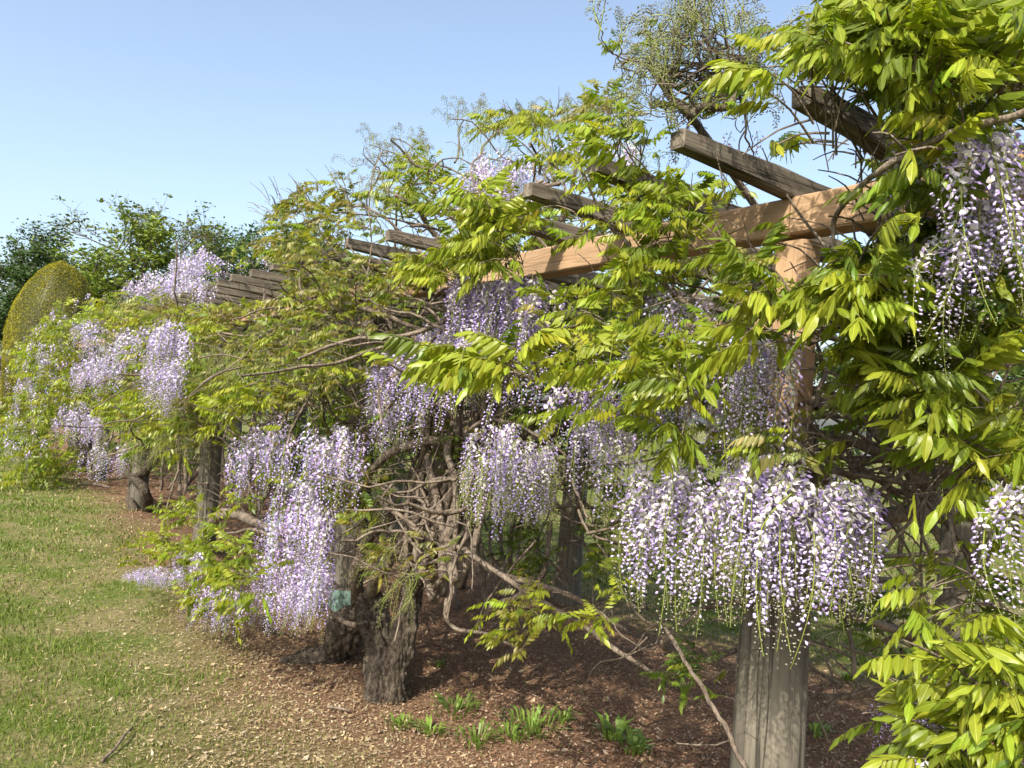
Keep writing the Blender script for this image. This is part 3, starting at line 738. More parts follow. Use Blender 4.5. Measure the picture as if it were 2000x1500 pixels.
for pts, r in (
    ([(700, 1180, wA - .05), (695, 1120, .18), (715, 1060, .15), (770, 1010, .1), (830, 960, .05)], [.04, .03, .026, .022]),
    ([(720, 1170, wA - .05), (745, 1110, .15), (790, 1050, .1), (850, 960, .0), (900, 860, -.05)], [.04, .033, .028, .025]),
    ([(790, 1170, wA - .1), (830, 1090, .1), (850, 1000, .05), (862, 900, .0), (880, 780, -.1), (905, 640, -.15)], [.045, .036, .03, .026, .02]),
    ([(805, 1150, wA - .1), (855, 1040, .05), (885, 950, .1), (880, 870, .1), (895, 780, .05), (915, 690, 0)], [.03, .02, .017, .017, .014]),
    ([(888, 1080, .2), (890, 1000, .22), (885, 940, .2), (872, 880, .16), (893, 800, .1), (900, 700, .05)], [.013, .015, .017, .018, .014]),
    ([(690, 965, .3), (740, 905, .3), (800, 868, .25), (850, 857, .2), (890, 868, .1)], [.012, .021, .024, .022, .02]),
    ([(640, 1010, .35), (690, 965, .3), (720, 940, .3)], [.01, .013, .015]),
    ([(628, 1125, .38), (622, 1165, .40), (650, 1200, .38), (690, 1225, .36), (722, 1215, wA)], [.009, .012, .014, .016, .016]),
    ([(880, 1060, .2), (905, 1075, .2), (970, 1118, .2), (1065, 1183, .15), (1137, 1228, .1), (1230, 1290, .05), (1300, 1330, .0)], [.013, .012, .011, .010, .009, .007]),
    ([(903, 1073, .15), (985, 1125, .05), (1067, 1150, -.05), (1137, 1178, -.15), (1220, 1230, -.3)], [.014, .013, .012, .01]),
    ([(872, 1170, .25), (873, 1205, .28), (900, 1228, .3), (965, 1243, .3), (1020, 1272, .3)], [.010, .009, .008, .005]),
    ([(890, 1080, .2), (885, 1140, .24), (872, 1200, .28)], [.012, .010, .009]),
    ([(934, 1228, -.2), (940, 1205, -.2), (966, 1180, -.2), (1012, 1160, -.25), (1060, 1120, -.4), (1075, 1020, -.5)], [.022, .018, .016, .014]),
    ([(820, 1110, .1), (845, 1070, .15), (800, 1020, .25), (745, 985, .3), (700, 970, .3)], [.02, .016, .012, .01]),
    ([(850, 700, .2), (760, 620, .3), (690, 590, .35), (640, 595, .4), (590, 640, .4)], [.012, .016, .015, .012]),
    ([(850, 655, .2), (740, 610, .35), (650, 590, .42), (560, 610, .45), (520, 620, .45)], [.012, .012, .01, .008]),
    ([(630, 648, .4), (560, 645, .45), (518, 620, .45), (490, 600, .5)], [.012, .010, .009, .006]),
    ([(880, 560, .1), (800, 470, .25), (720, 410, .4), (660, 400, .45)], [.010, .009, .007, .005]),
    ([(900, 640, -.2), (890, 540, -.3), (830, 430, -.1), (800, 400, .1), (770, 380, .2)], [.018, .018, .016, .012]),
    ([(905, 640, -.2), (960, 560, -.3), (1050, 480, -.5), (1100, 420, -.6), (1130, 300, -.6)], [.018, .016, .014, .01]),
): A.branch(pl(pts), r)
# the upright thicket of stems above the stump
for i in range(30):
    x0 = rng.uniform(790, 900); y0 = rng.uniform(1030, 1180); x1 = rng.uniform(820, 960); w0 = rng.uniform(-.45, .2)
    A.branch(pl([(x0, y0, w0 + .1), ((x0 + x1) / 2 + rng.normal(0, 25), y0 - 130, w0), (x1, rng.uniform(820, 900), w0 - .05), (x1 + rng.normal(0, 45), rng.uniform(680, 790), w0)]), [rng.uniform(.014, .026), rng.uniform(.010, .018)], 5, .02, 6)
for i in range(14):                                             # stems that come down to the ground behind the stump
    x0 = rng.uniform(820, 1010); b0 = G(x0, rng.uniform(1130, 1200)); w0 = w_of(b0)
    A.branch([b0 - [0, 0, .04], W(x0 + rng.normal(0, 25), 1040, w0 + .05), W(x0 + rng.normal(0, 60), 930, w0 + .15), W(x0 + rng.normal(0, 90), 800, min(w0 + .3, 0))], [rng.uniform(.014, .03), .012], 5, .02, 6)
A.tangle(790, 1020, 130, 130, .0, .4, 60, (.25, .6), (.004, .011), N * .3 + U * .2, .8)
A.tangle(700, 660, 230, 120, .1, .6, 90, (.3, .9), (.004, .011), U * .4, .8)
A.tangle(820, 800, 160, 120, -.2, .3, 60, (.3, .7), (.004, .01), [0, 0, .3], .8)
A.tangle(900, 400, 220, 110, -.9, .2, 60, (.3, .8), (.004, .01), N * .3, .8)
A.tangle(1000, 990, 160, 140, -.7, 0., 60, (.3, .7), (.003, .009), [0, 0, .2], .8)
A.tangle(560, 800, 150, 130, .2, .6, 50, (.3, .8), (.003, .009), U * .3, .8)
# low branch that has layered itself along the ground
A.branch([G(402, 1052) - [0, 0, .05], W(408, 1034, .28), W(430, 1008, .3), W(465, 1008, .3), W(520, 1030, .4), W(580, 1040, .45)], [.05, .045, .045, .03, .018])
A.branch(pl([(360, 1024, .4), (402, 1038, .42), (450, 1040, .45), (500, 1036, .5), (560, 1060, .5)]), [.006, .009, .011, .012])
A.branch(pl([(360, 990, .3), (358, 970, .3), (372, 950, .3), (406, 943, .3)]), [.004, .006, .007], 6, .003)
A.branch(pl([(260, 1125, .9), (330, 1105, .8), (420, 1110, .7), (520, 1120, .6), (600, 1150, .5)]), [.006, .009, .012, .014])
# leaves of A
A.leaves_at(600, 480, 90, 90, .3, .7, 40, .66, ('bronze', 'pale', 'lime'))
A.leaves_at(650, 400, 80, 40, .3, .6, 12, .8, ('bronze', 'lime'), .8)
A.leaves_at(560, 420, 60, 40, .4, .7, 14, .8, ('lime', 'bronze'), .6)
A.leaves_at(700, 540, 160, 110, .1, .6, 80, .62, ('bronze', 'pale', 'lime', 'mid'))
A.leaves_at(560, 620, 150, 120, .3, .75, 100, .6, ('bronze', 'pale', 'lime', 'bright'))
A.leaves_at(560, 740, 140, 80, .3, .7, 84, .58, ('bronze', 'pale', 'mid', 'lime'))
A.leaves_at(490, 800, 60, 30, .5, .8, 14, .9, 'lime')
A.leaves_at(960, 480, 75, 70, .25, .55, 34, .95, ('lime', 'bright', 'lime'))
A.leaves_at(900, 530, 40, 40, .3, .5, 8, .9, 'lime')
A.leaves_at(820, 380, 60, 60, -.3, .3, 16, .8, ('lime', 'bright'))
A.leaves_at(1010, 260, 60, 40, -.9, -.3, 16, .9, 'lime', .7)
A.leaves_at(1150, 240, 110, 30, -1.1, -.4, 16, .85, ('lime', 'pale'), .6)
A.leaves_at(760, 760, 120, 60, .0, .4, 26, .8, ('bronze', 'mid', 'lime'))
A.leaves_at(700, 990, 60, 60, .2, .45, 18, .7, ('bronze', 'mid', 'lime'))
A.leaves_at(590, 930, 60, 40, .5, .7, 8, .7, 'lime')
A.leaves_at(470, 960, 40, 50, .4, .6, 12, .8, ('lime', 'bright'))
A.leaves_at(390, 1010, 40, 30, .4, .6, 10, .8, ('lime', 'bright'))
A.leaves_at(430, 1090, 60, 25, .6, .8, 16, .8, ('lime', 'bright'))
A.leaves_at(330, 1075, 50, 18, .7, .9, 9, .75, 'lime')
A.leaves_at(450, 1150, 70, 30, .65, .8, 16, .9, ('lime', 'bright'), .1)
A.leaves_at(560, 1100, 60, 30, .45, .65, 10, .8, ('lime', 'mid'))
A.leaves_at(900, 900, 80, 60, -.2, .1, 18, .7, ('mid', 'deep', 'bronze'))
A.leaves_at(700, 900, 60, 60, .1, .4, 12, .6, ('mid', 'bronze'))
A.leaves_at(1100, 1060, 90, 90, -1.2, -.3, 30, .8, ('deep', 'mid'))
A.leaves_at(1020, 1230, 50, 40, .2, .4, 9, .6, ('bronze', 'lime'))
A.leaves_at(730, 1090, 60, 50, .3, .5, 9, .55, ('bronze', 'pale'))
A.leaves_at(880, 1110, 60, 30, .25, .4, 7, .5, ('bronze', 'pale'))
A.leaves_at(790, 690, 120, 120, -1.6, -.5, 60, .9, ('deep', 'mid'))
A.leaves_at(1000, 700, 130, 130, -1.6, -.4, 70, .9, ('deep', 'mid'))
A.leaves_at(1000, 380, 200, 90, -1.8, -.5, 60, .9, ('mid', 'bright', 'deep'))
# racemes of A
A.racemes_at(940, 560, 75, 30, .25, .5, 46, .9)
A.racemes_at(1020, 560, 50, 30, .2, .45, 30, .9)
A.racemes_at(960, 640, 100, 50, .1, .45, 60, .85)
A.racemes_at(880, 650, 60, 40, .2, .5, 30, .85)
A.racemes_at(790, 700, 75, 35, .25, .55, 50, .85, dome=.6)
A.racemes_at(770, 780, 50, 30, .3, .5, 24, .7)
A.racemes_at(570, 850, 112, 45, .4, .8, 56, .85, dome=.5)
A.racemes_at(468, 875, 34, 45, .5, .8, 18, .85)
A.racemes_at(670, 870, 55, 50, .3, .6, 24, .8)
A.racemes_at(580, 975, 72, 45, .45, .75, 50, .9, dome=.7)
A.racemes_at(560, 1045, 70, 55, .45, .75, 32, .9)
A.racemes_at(620, 1060, 40, 40, .4, .6, 20, .9)
A.racemes_at(570, 1110, 80, 25, .45, .7, 90, .75)
A.racemes_at(540, 1150, 90, 16, .5, .75, 60, .6)
A.racemes_at(430, 1155, 60, 18, .65, .85, 60, .65)
A.racemes_at(375, 1080, 28, 14, .7, .85, 34, .75)
A.racemes_at(300, 1118, 60, 12, .85, 1.1, 80, .5, zs=(.3, .6), tilt=.9)
A.racemes_at(990, 865, 85, 45, .2, .5, 42, .85, dome=.3)
A.racemes_at(1040, 900, 50, 40, .1, .35, 24, .85, 'green')
A.racemes_at(960, 890, 60, 30, .2, .4, 14, 1.0, 'green')
A.racemes_at(970, 330, 75, 45, -.5, .0, 90, .8)
A.racemes_at(1150, 300, 110, 40, -.8, -.2, 50, .7)
A.racemes_at(1160, 300, 120, 45, -.7, -.2, 50, .8, 'green')
A.racemes_at(1040, 330, 60, 40, -.6, -.1, 60, .8)
A.racemes_at(930, 380, 50, 30, -.3, .1, 30, .75)
A.racemes_at(860, 430, 60, 40, -.5, .1, 24, .7)
A.racemes_at(1000, 300, 120, 60, -1.0, -.2, 50, .8, 'green')
A.racemes_at(760, 380, 60, 40, -.3, .3, 22, .7, 'green')
A.racemes_at(570, 680, 110, 60, .4, .7, 60, .75, 'green', tilt=.7)
A.racemes_at(480, 700, 70, 40, .5, .8, 40, .8, 'green', tilt=.9)
A.racemes_at(640, 560, 100, 80, .3, .6, 50, .6, 'green', tilt=.8)
A.racemes_at(740, 1040, 60, 50, .3, .5, 14, .7, 'green', tilt=.9)
A.racemes_at(790, 1140, 40, 30, .35, .5, 8, .7, 'green', tilt=.7)
A.buds_at(770, 320, 80, 45, -.3, .2, 60, .9)
A.buds_at(930, 250, 60, 30, -.8, -.3, 40, .9)
A.buds_at(1090, 250, 120, 35, -1.1, -.4, 60, .85)
A.buds_at(720, 420, 60, 50, .0, .4, 30, .8)
for x, y, w in ((760, 350, 0), (800, 330, .1), (940, 270, -.5), (1100, 270, -.7), (1180, 280, -.7), (720, 380, .1)):
    A.bush_twigs(W(x, y + 40, w), [rng.normal(0, .3), 0, 1], .28, 2, .007)
def fill(v, n, s0, s1, w0, w1, z0, z1, tints, sc=1.0, up=.4):
    for _ in range(n):
        p = PW(rng.uniform(s0, s1), rng.uniform(w0, w1), rng.uniform(z0, z1))
        v.shoot(p, nrm(rng.normal(0, .6, 3) + N * .3 + [0, 0, up]), rng.uniform(.1, .22), int(rng.integers(4, 7)), sc * rng.uniform(.85, 1.2), tints[int(rng.integers(0, len(tints)))])
def fill_stems(v, n, s0, s1, w0, w1, z0, z1):
    for _ in range(n):
        p = PW(rng.uniform(s0, s1), rng.uniform(w0, w1), rng.uniform(z0, z1)); d = nrm(U * rng.choice((-1, 1)) + rng.normal(0, .5, 3) * [1, 1, .5]); P = [p]
        for i in range(5): d = nrm(d + rng.normal(0, .3, 3)); P.append(P[-1] + d * rng.uniform(.15, .25))
        r0 = rng.uniform(.005, .014); v.twig(P, [r0, r0 * .6], 3, .012, 5)
fill(A, 260, 2.2, 7.2, -2.4, -.1, 2.42, 2.75, ('mid', 'bright', 'lime', 'bronze'), 1.1)
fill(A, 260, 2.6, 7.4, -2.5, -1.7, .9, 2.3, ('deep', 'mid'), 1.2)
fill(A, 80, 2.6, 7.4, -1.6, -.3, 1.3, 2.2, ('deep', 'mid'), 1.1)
fill_stems(A, 130, 2.2, 7.4, -2.4, .1, 1.0, 2.6)
A.finish(300, 300)

# the vine at the near post, big fresh leaves and long pale racemes
gC = G(1905, 1345)
Cv = Vine(gC, 'wisteria with large fresh lime leaves and long pale lilac racemes over the near post', lsc=.70, nk=.95)
wC = w_of(gC)
Cv.branch([gC - [0, 0, .05], W(1895, 1290, wC), W(1870, 1220, wC), W(1880, 1140, wC), W(1845, 1060, wC + .1), W(1820, 1010, wC + .2), W(1780, 900, wC + .3), W(1800, 700, wC + .3), W(1850, 400, wC + .5)], [.05, .042, .04, .036, .036, .03, .028, .025], 7, .03, 10, .18, 'trunk')
Cv.branch([gC + [.12, .05, -.05], W(1960, 1240, wC), W(1905, 1110, wC + .05), W(1860, 1040, wC + .15), W(1800, 960, wC + .3)], [.045, .04, .036, .03, .024], 7, .03, 10, .18, 'trunk')
for pts, r in (
    ([(1600, 940, -.1), (1690, 1008, -.15), (1780, 1003, -.25), (1870, 1000, -.4), (2010, 1006, -.55)], [.012, .022, .026, .028, .03]),
    ([(1690, 1010, -.15), (1650, 960, -.1), (1600, 920, .0), (1560, 900, .1)], [.018, .014, .01]),
    ([(1330, 1195, .05), (1440, 1172, .15), (1510, 1175, .16), (1600, 1178, .05), (1690, 1205, -.1), (1790, 1245, -.3), (1885, 1295, -.7)], [.008, .011, .013, .014, .014, .016]),
    ([(1300, 1225, .3), (1330, 1275, .34), (1380, 1350, .36), (1420, 1420, .36), (1462, 1510, .36)], [.006, .0065, .007, .008]),
    ([(1660, 600, .3), (1760, 710, .25), (1840, 840, .2), (1920, 910, .15), (2010, 965, .1)], [.007, .009, .010, .012]),
    ([(1500, 830, .0), (1570, 775, -.05), (1620, 750, -.1), (1680, 745, -.2), (1800, 760, -.4)], [.009, .012, .012, .012]),
    ([(1480, 800, .05), (1600, 780, .0), (1720, 755, -.1), (1860, 740, -.3), (2010, 700, -.4)], [.007, .009, .010, .012]),
    ([(1440, 860, .1), (1530, 810, .0), (1600, 790, -.1), (1660, 800, -.2), (1750, 900, -.3), (1830, 960, -.5)], [.008, .01, .012, .014]),
    ([(1500, 840, 0), (1620, 850, -.1), (1720, 890, -.2), (1800, 950, -.4), (1860, 1010, -.6)], [.01, .016, .02, .02]),
    ([(1640, 500, .62), (1637, 440, .64), (1665, 390, .66), (1720, 335, .70), (1830, 275, .74), (2010, 215, .8)], [.004, .0055, .006, .0065, .007]),
    ([(1460, 720, .3), (1390, 640, .35), (1300, 562, .4), (1212, 459, .42), (1174, 417, .44), (1125, 315, .46)], [.009, .008, .007, .005, .003]),
    ([(1460, 520, .3), (1420, 480, .33), (1390, 420, .35), (1370, 380, .38)], [.005, .004, .003]),
    ([(1700, 130, .3), (1690, 60, .3), (1680, -40, .3)], [.008, .007, .006]),
    ([(1712, 130, .2), (1700, 60, .2), (1668, -20, .2)], [.007, .006, .005]),
    ([(2000, 960, -1.0), (1960, 840, -.8), (1930, 720, -.6), (1960, 560, -.5), (1940, 380, -.4)], [.02, .018, .016, .014]),
    ([(1790, 1150, -1.4), (1752, 1100, -1.35), (1760, 1050, -1.3), (1740, 980, -1.3)], [.014, .012, .012]),
    ([(1690, 1270, -1.3), (1760, 1240, -1.2), (1830, 1270, -1.1), (1890, 1300, -1.0)], [.01, .012, .014]),
    ([(1560, 1360, -.8), (1680, 1360, -.75), (1780, 1330, -.7), (1890, 1310, -.8)], [.012, .014, .016]),
    ([(1310, 1240, .2), (1290, 1260, .2), (1360, 1285, .0), (1440, 1270, -.15)], [.009, .009, .01]),
): Cv.branch(pl(pts), r)
Cv.tangle(1700, 870, 200, 90, -.6, .1, 70, (.3, .8), (.004, .010), U * -.5, .6)
Cv.tangle(1750, 640, 220, 130, -.5, .4, 36, (.3, .7), (.003, .008), [0, 0, .3], .8)
Cv.tangle(1650, 1280, 220, 80, -1.4, -.2, 34, (.3, .8), (.003, .006), U * .3, .8)
Cv.tangle(1300, 1220, 120, 60, -.3, .3, 16, (.2, .5), (.003, .006), U * .3, .8)
# the bare twiggy tuft standing on the end of a rafter
Cv.branch([W(1500, 440, -.5), W(1430, 340, -.25), W(1380, 268, .15), W(1348, 226, .45), W(1310, 189, .5), W(1289, 157, .5), W(1268, 133, .48)], [.016, .014, .013, .0125, .011, .009, .007], 6, .005)
Cv.branch(pl([(1350, 228, .5), (1370, 210, .48), (1415, 210, .42), (1438, 182, .4), (1443, 140, .38), (1453, 112, .36)]), [.012, .013, .012, .010, .009, .007], 6, .004)
for px, py, w, n, L in ((1268, 133, .48, 4, .15), (1289, 157, .5, 3, .15), (1310, 189, .5, 3, .14), (1453, 112, .36, 4, .16), (1443, 140, .38, 4, .16), (1438, 182, .4, 3, .16), (1415, 210, .42, 2, .14)):
    for i in range(n):
        d = np.array([rng.normal(0, .8), rng.normal(0, .5), rng.normal(.25, .55)]); Cv.bush_twigs(W(px, py, w), d, L, 2, .0055, True, 1.0)
Cv.leaves_at(1290, 90, 60, 40, .2, .5, 10, .5, ('bright', 'mid'), .5)
Cv.leaves_at(1480, 190, 90, 60, .1, .4, 16, .5, ('bright', 'mid', 'lime'), .4)
Cv.racemes_at(1440, 250, 70, 30, -.2, .3, 16, .6)
# leaves of C
Cv.leaves_at(1190, 350, 110, 70, .35, .5, 20, .95, ('lime', 'bright'), .6)
Cv.leaves_at(1250, 460, 110, 60, .3, .5, 18, .85, ('lime', 'bright'), .4)
Cv.leaves_at(1360, 430, 90, 60, .25, .45, 18, .8, ('lime', 'bright'), .5)
Cv.leaves_at(1180, 430, 70, 50, .35, .5, 10, .8, 'lime')
Cv.leaves_at(1400, 540, 130, 60, .2, .45, 26, .85, ('lime', 'bright', 'pale'))
Cv.leaves_at(1250, 560, 90, 50, .1, .4, 16, .8, ('lime', 'bright'))
Cv.leaves_at(1200, 650, 110, 50, .2, .45, 22, .85, ('lime', 'bright', 'pale'))
Cv.leaves_at(985, 748, 80, 22, .75, .9, 26, 1.25, 'lime', .6, (4, 7))
Cv.leaves_at(1180, 760, 90, 40, .45, .65, 10, 1.0, 'lime', .4)
Cv.leaves_at(1310, 780, 110, 45, .4, .6, 22, 1.0, ('lime', 'bright'), .4)
Cv.leaves_at(1390, 700, 60, 50, .35, .55, 10, .95, ('lime', 'bright'))
Cv.leaves_at(1560, 860, 90, 35, .25, .45, 18, .7, ('pale', 'lime'), .1)
Cv.leaves_at(1610, 570, 110, 70, .35, .65, 24, 1.0, ('lime', 'bright'), .3)
Cv.leaves_at(1620, 670, 60, 50, .4, .6, 8, 1.0, 'lime', .1)
Cv.leaves_at(1760, 520, 110, 90, .25, .6, 34, 1.0, ('bright', 'mid', 'lime'))
Cv.leaves_at(1720, 220, 150, 110, .4, .75, 46, 1.0, ('lime', 'bright'), .4)
Cv.leaves_at(1800, 120, 130, 110, .35, .7, 44, 1.0, ('lime', 'bright'), .4)
Cv.leaves_at(1900, 230, 110, 140, .3, .7, 44, 1.0, ('lime', 'bright', 'bright'), .3)
Cv.leaves_at(1640, 30, 60, 30, .3, .5, 9, .9, ('mid', 'bright'), .3)
Cv.leaves_at(1590, 190, 40, 40, .55, .7, 6, 1.0, ('bright', 'lime'), .1)
Cv.leaves_at(1600, 260, 40, 30, .55, .7, 5, 1.0, 'lime', .0)
Cv.leaves_at(1660, 320, 60, 40, -.1, .2, 12, .8, ('bright', 'mid'))
Cv.leaves_at(1720, 410, 70, 40, .3, .6, 14, .9, ('lime', 'bright'))
Cv.leaves_at(1850, 600, 140, 90, .0, .5, 40, 1.0, ('mid', 'bright', 'lime', 'deep'))
Cv.leaves_at(1900, 760, 110, 110, .0, .45, 40, 1.0, ('bright', 'mid', 'lime'), .1)
Cv.leaves_at(1760, 760, 90, 80, .05, .4, 22, .95, ('mid', 'bright', 'lime'), .0)
Cv.leaves_at(1930, 930, 80, 70, .1, .4, 22, 1.0, ('lime', 'bright'), .0)
Cv.leaves_at(1880, 1130, 90, 60, .05, .35, 16, .95, ('bright', 'lime', 'mid'), -.1)
Cv.leaves_at(1910, 1200, 60, 60, .05, .3, 10, .95, ('bright', 'mid'), -.1)
Cv.leaves_at(1910, 1440, 110, 70, .45, .6, 26, 1.0, ('lime', 'lime', 'bright'), .5, (4, 7))
Cv.leaves_at(1970, 1370, 50, 40, .45, .6, 10, 1.0, 'lime', .5)
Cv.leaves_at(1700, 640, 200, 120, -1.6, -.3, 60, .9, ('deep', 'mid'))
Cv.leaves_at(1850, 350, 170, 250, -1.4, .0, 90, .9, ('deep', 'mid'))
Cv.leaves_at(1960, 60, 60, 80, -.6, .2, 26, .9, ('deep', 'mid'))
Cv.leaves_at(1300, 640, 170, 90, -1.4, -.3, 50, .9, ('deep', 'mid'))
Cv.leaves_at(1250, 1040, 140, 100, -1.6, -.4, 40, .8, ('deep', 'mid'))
Cv.leaves_at(1380, 1290, 70, 50, -.1, .2, 14, .6, ('mid', 'deep', 'bright'), .2)
Cv.leaves_at(1180, 1200, 55, 25, .15, .35, 9, .7, ('lime', 'bright'), .2)
Cv.leaves_at(1600, 1130, 100, 50, -.4, .0, 14, .7, ('mid', 'bright'))
Cv.leaves_at(1750, 1180, 100, 80, -1.4, -.7, 20, .8, ('mid', 'deep'))
Cv.leaves_at(1480, 1380, 30, 30, .16, .22, 4, .5, ('bright', 'mid'))
# racemes of C
Cv.racemes_at(1300, 930, 60, 60, .30, .55, 13, .92, 'pale')
Cv.racemes_at(1400, 930, 60, 60, .30, .5, 12, .9, 'pale')
Cv.racemes_at(1500, 925, 60, 60, .34, .55, 16, .92, 'pale')
Cv.racemes_at(1610, 940, 80, 55, .30, .5, 19, .92, 'pale')
Cv.racemes_at(1500, 970, 130, 50, .2, .5, 16, .85, 'full')
Cv.racemes_at(1660, 960, 40, 24, .2, .5, 12, .9, 'full')
Cv.racemes_at(1280, 960, 45, 20, .3, .5, 10, .95, 'full')
Cv.racemes_at(1400, 960, 60, 20, .2, .4, 8, 1., 'green')
Cv.racemes_at(1150, 740, 60, 40, .3, .55, 22, .8)
Cv.racemes_at(1170, 830, 50, 30, .3, .5, 16, .8, 'pale')
Cv.racemes_at(1420, 660, 45, 25, .35, .55, 12, .7, 'pale')
Cv.racemes_at(1510, 650, 55, 30, .35, .55, 18, .75, 'pale')
Cv.racemes_at(1300, 590, 90, 30, .1, .4, 22, .6)
Cv.racemes_at(1250, 700, 80, 30, .25, .45, 18, .7, 'pale')
Cv.racemes_at(1380, 740, 70, 30, .25, .45, 16, .7, 'full')
Cv.racemes_at(1770, 310, 50, 30, .2, .6, 12, .6)
Cv.racemes_at(1930, 270, 60, 30, .35, .7, 18, .75, 'pale')
Cv.racemes_at(1970, 330, 40, 40, .3, .6, 10, .8, 'full')
Cv.racemes_at(1860, 470, 45, 30, .45, .7, 12, .6, 'pale')
Cv.racemes_at(1990, 950, 18, 30, .45, .6, 5, .7, 'pale')
Cv.racemes_at(1740, 600, 120, 60, -.4, .1, 12, .7)
Cv.racemes_at(1920, 420, 80, 80, -.8, -.1, 30, .9, 'green')
Cv.racemes_at(1930, 60, 90, 70, -.8, .0, 30, .9, 'green')
Cv.racemes_at(1730, 1040, 90, 30, -1.7, -1.2, 20, .7, 'green')
Cv.racemes_at(1740, 1140, 50, 20, -1.6, -1.2, 14, .6)
Cv.racemes_at(1800, 1370, 90, 20, -.8, -.4, 10, .5)
Cv.racemes_at(1220, 1000, 60, 60, -.7, -.2, 20, .8, 'green')
Cv.racemes_at(1800, 1490, 40, 12, .6, .75, 3, .35, 'pale')
fill(Cv, 120, -1.2, 2.2, -2.4, -.1, 2.42, 2.75, ('mid', 'bright', 'deep'), 1.1)
fill(Cv, 110, .2, 3.2, -2.6, -1.7, 1.25, 2.3, ('deep', 'mid'), 1.2)
fill_stems(Cv, 50, -.4, 3, -2.4, -.3, 1.0, 2.4)
Cv.finish(300, 300)

# the vine in the middle of the row, twisted stems on the fourth post
gB = G(268, 997)
B = Vine(gB, 'wisteria with twisted dark double trunk at the fourth post, drooping lilac and green racemes', lsc=.85, nk=1.9)
wB = w_of(gB)
gnarl(B, [gB - [.05, 0, .05], W(258, 960, wB), W(262, 940, wB), W(285, 920, wB), W(303, 895, wB), W(316, 860, wB)], [.065, .05, .045, .045, .045, .035], 'trunk', 12, .2, 8, .02)
gnarl(B, [gB + [.12, .05, -.05], W(285, 960, wB), W(268, 938, wB + .05), W(250, 925, wB + .05), W(232, 905, wB + .05), W(225, 880, wB + .1)], [.065, .05, .045, .04, .035, .03], 'trunk', 12, .2, 8, .02)
for pts, r in (([(316, 862, wB), (320, 820, .1), (330, 780, .1), (345, 700, .1)], [.05, .04, .03, .025]), ([(210, 740, .6), (225, 722, .55), (245, 712, .5), (270, 712, .4), (290, 740, .2)], [.02, .026, .03, .03]),
               ([(225, 880, .2), (250, 840, .2), (240, 780, .2), (270, 700, .2)], [.035, .03, .025]), ([(200, 820, .5), (230, 815, .45), (270, 800, .3), (300, 780, .2)], [.012, .014, .016]),
               ([(300, 830, .3), (360, 850, .4), (410, 862, .45)], [.014, .012, .010]), ([(190, 870, .55), (230, 855, .5), (280, 850, .3)], [.010, .012, .016])): B.branch(pl(pts), r, 5, .03)
for i in range(16):
    x0 = rng.uniform(200, 400); b0 = PW(rng.uniform(7.5, 13), rng.uniform(-2.2, -.3)); B.branch([b0 - [0, 0, .04], b0 + [rng.normal(0, .2), rng.normal(0, .2), .6], b0 + [rng.normal(0, .4), rng.normal(0, .4), 1.5]], [rng.uniform(.02, .04), .015], 4, .05, 5)
B.tangle(300, 760, 140, 120, .0, .6, 80, (.4, 1.2), (.006, .014), U * .3, .8)
B.leaves_at(300, 660, 130, 60, .3, .8, 60, .95, ('lime', 'bright', 'pale'))
B.leaves_at(400, 640, 80, 60, .2, .6, 50, .9, ('bronze', 'lime', 'pale'))
B.leaves_at(330, 760, 110, 90, .1, .7, 90, .9, ('bronze', 'lime', 'bright', 'mid'))
B.leaves_at(250, 800, 80, 50, .3, .7, 40, .9, ('bright', 'lime', 'mid'))
B.leaves_at(390, 810, 70, 70, .1, .5, 46, .85, ('bronze', 'pale', 'lime'))
B.leaves_at(300, 600, 90, 30, -.2, .5, 26, .9, ('lime', 'bright'))
B.leaves_at(390, 475, 40, 10, -.4, .2, 10, .8, ('lime', 'pale'))
B.leaves_at(320, 730, 120, 120, -1.2, -.1, 80, .9, ('deep', 'mid'))
B.leaves_at(330, 900, 90, 40, -1.8, -.6, 40, .9, ('deep', 'mid'))
B.leaves_at(400, 800, 80, 80, -1.6, -.3, 50, .9, ('deep', 'mid'))
B.racemes_at(390, 500, 58, 20, -.5, .2, 150, 1.0, dome=1.0)
B.racemes_at(320, 545, 75, 18, 0, .5, 130, .95, dome=.5)
B.racemes_at(412, 548, 22, 16, .5, .65, 40, .8)
B.racemes_at(480, 520, 60, 18, -.6, .1, 50, .8)
B.racemes_at(560, 500, 60, 20, -.9, -.2, 40, .8)
B.racemes_at(175, 640, 32, 22, .6, .9, 60, .9)
B.racemes_at(240, 655, 40, 22, .6, .9, 50, .9)
B.racemes_at(325, 640, 45, 22, .65, .95, 80, .95, dome=.6)
B.racemes_at(320, 715, 42, 20, .7, .95, 70, .9)
B.racemes_at(330, 740, 30, 14, .6, .8, 20, .9)
B.racemes_at(215, 700, 45, 22, .65, .9, 56, .85)
B.racemes_at(175, 720, 36, 18, .65, .9, 50, .9)
B.racemes_at(150, 805, 48, 24, .6, .9, 80, .95, dome=.6)
B.racemes_at(200, 880, 50, 20, .4, .7, 36, .9)
B.racemes_at(300, 800, 70, 40, .3, .7, 70, .9, 'green', tilt=.8)
B.racemes_at(260, 860, 60, 30, .4, .7, 50, .9, 'green', tilt=.7)
B.racemes_at(420, 710, 60, 50, .3, .7, 60, .9, 'green', tilt=.9)
B.racemes_at(350, 840, 60, 30, .3, .6, 40, .9, 'green', tilt=.8)
B.racemes_at(450, 590, 70, 20, .1, .4, 14, .7, 'full')
fill(B, 300, 7.2, 12.4, -2.4, -.1, 2.42, 2.75, ('mid', 'bright', 'lime'), 1.2)
fill(B, 240, 7.2, 12.6, -2.5, -1.5, .5, 2.3, ('deep', 'mid'), 1.3)
fill(B, 120, 7.0, 12.4, -.2, .55, .9, 2.4, ('mid', 'bronze', 'lime'), 1.1)
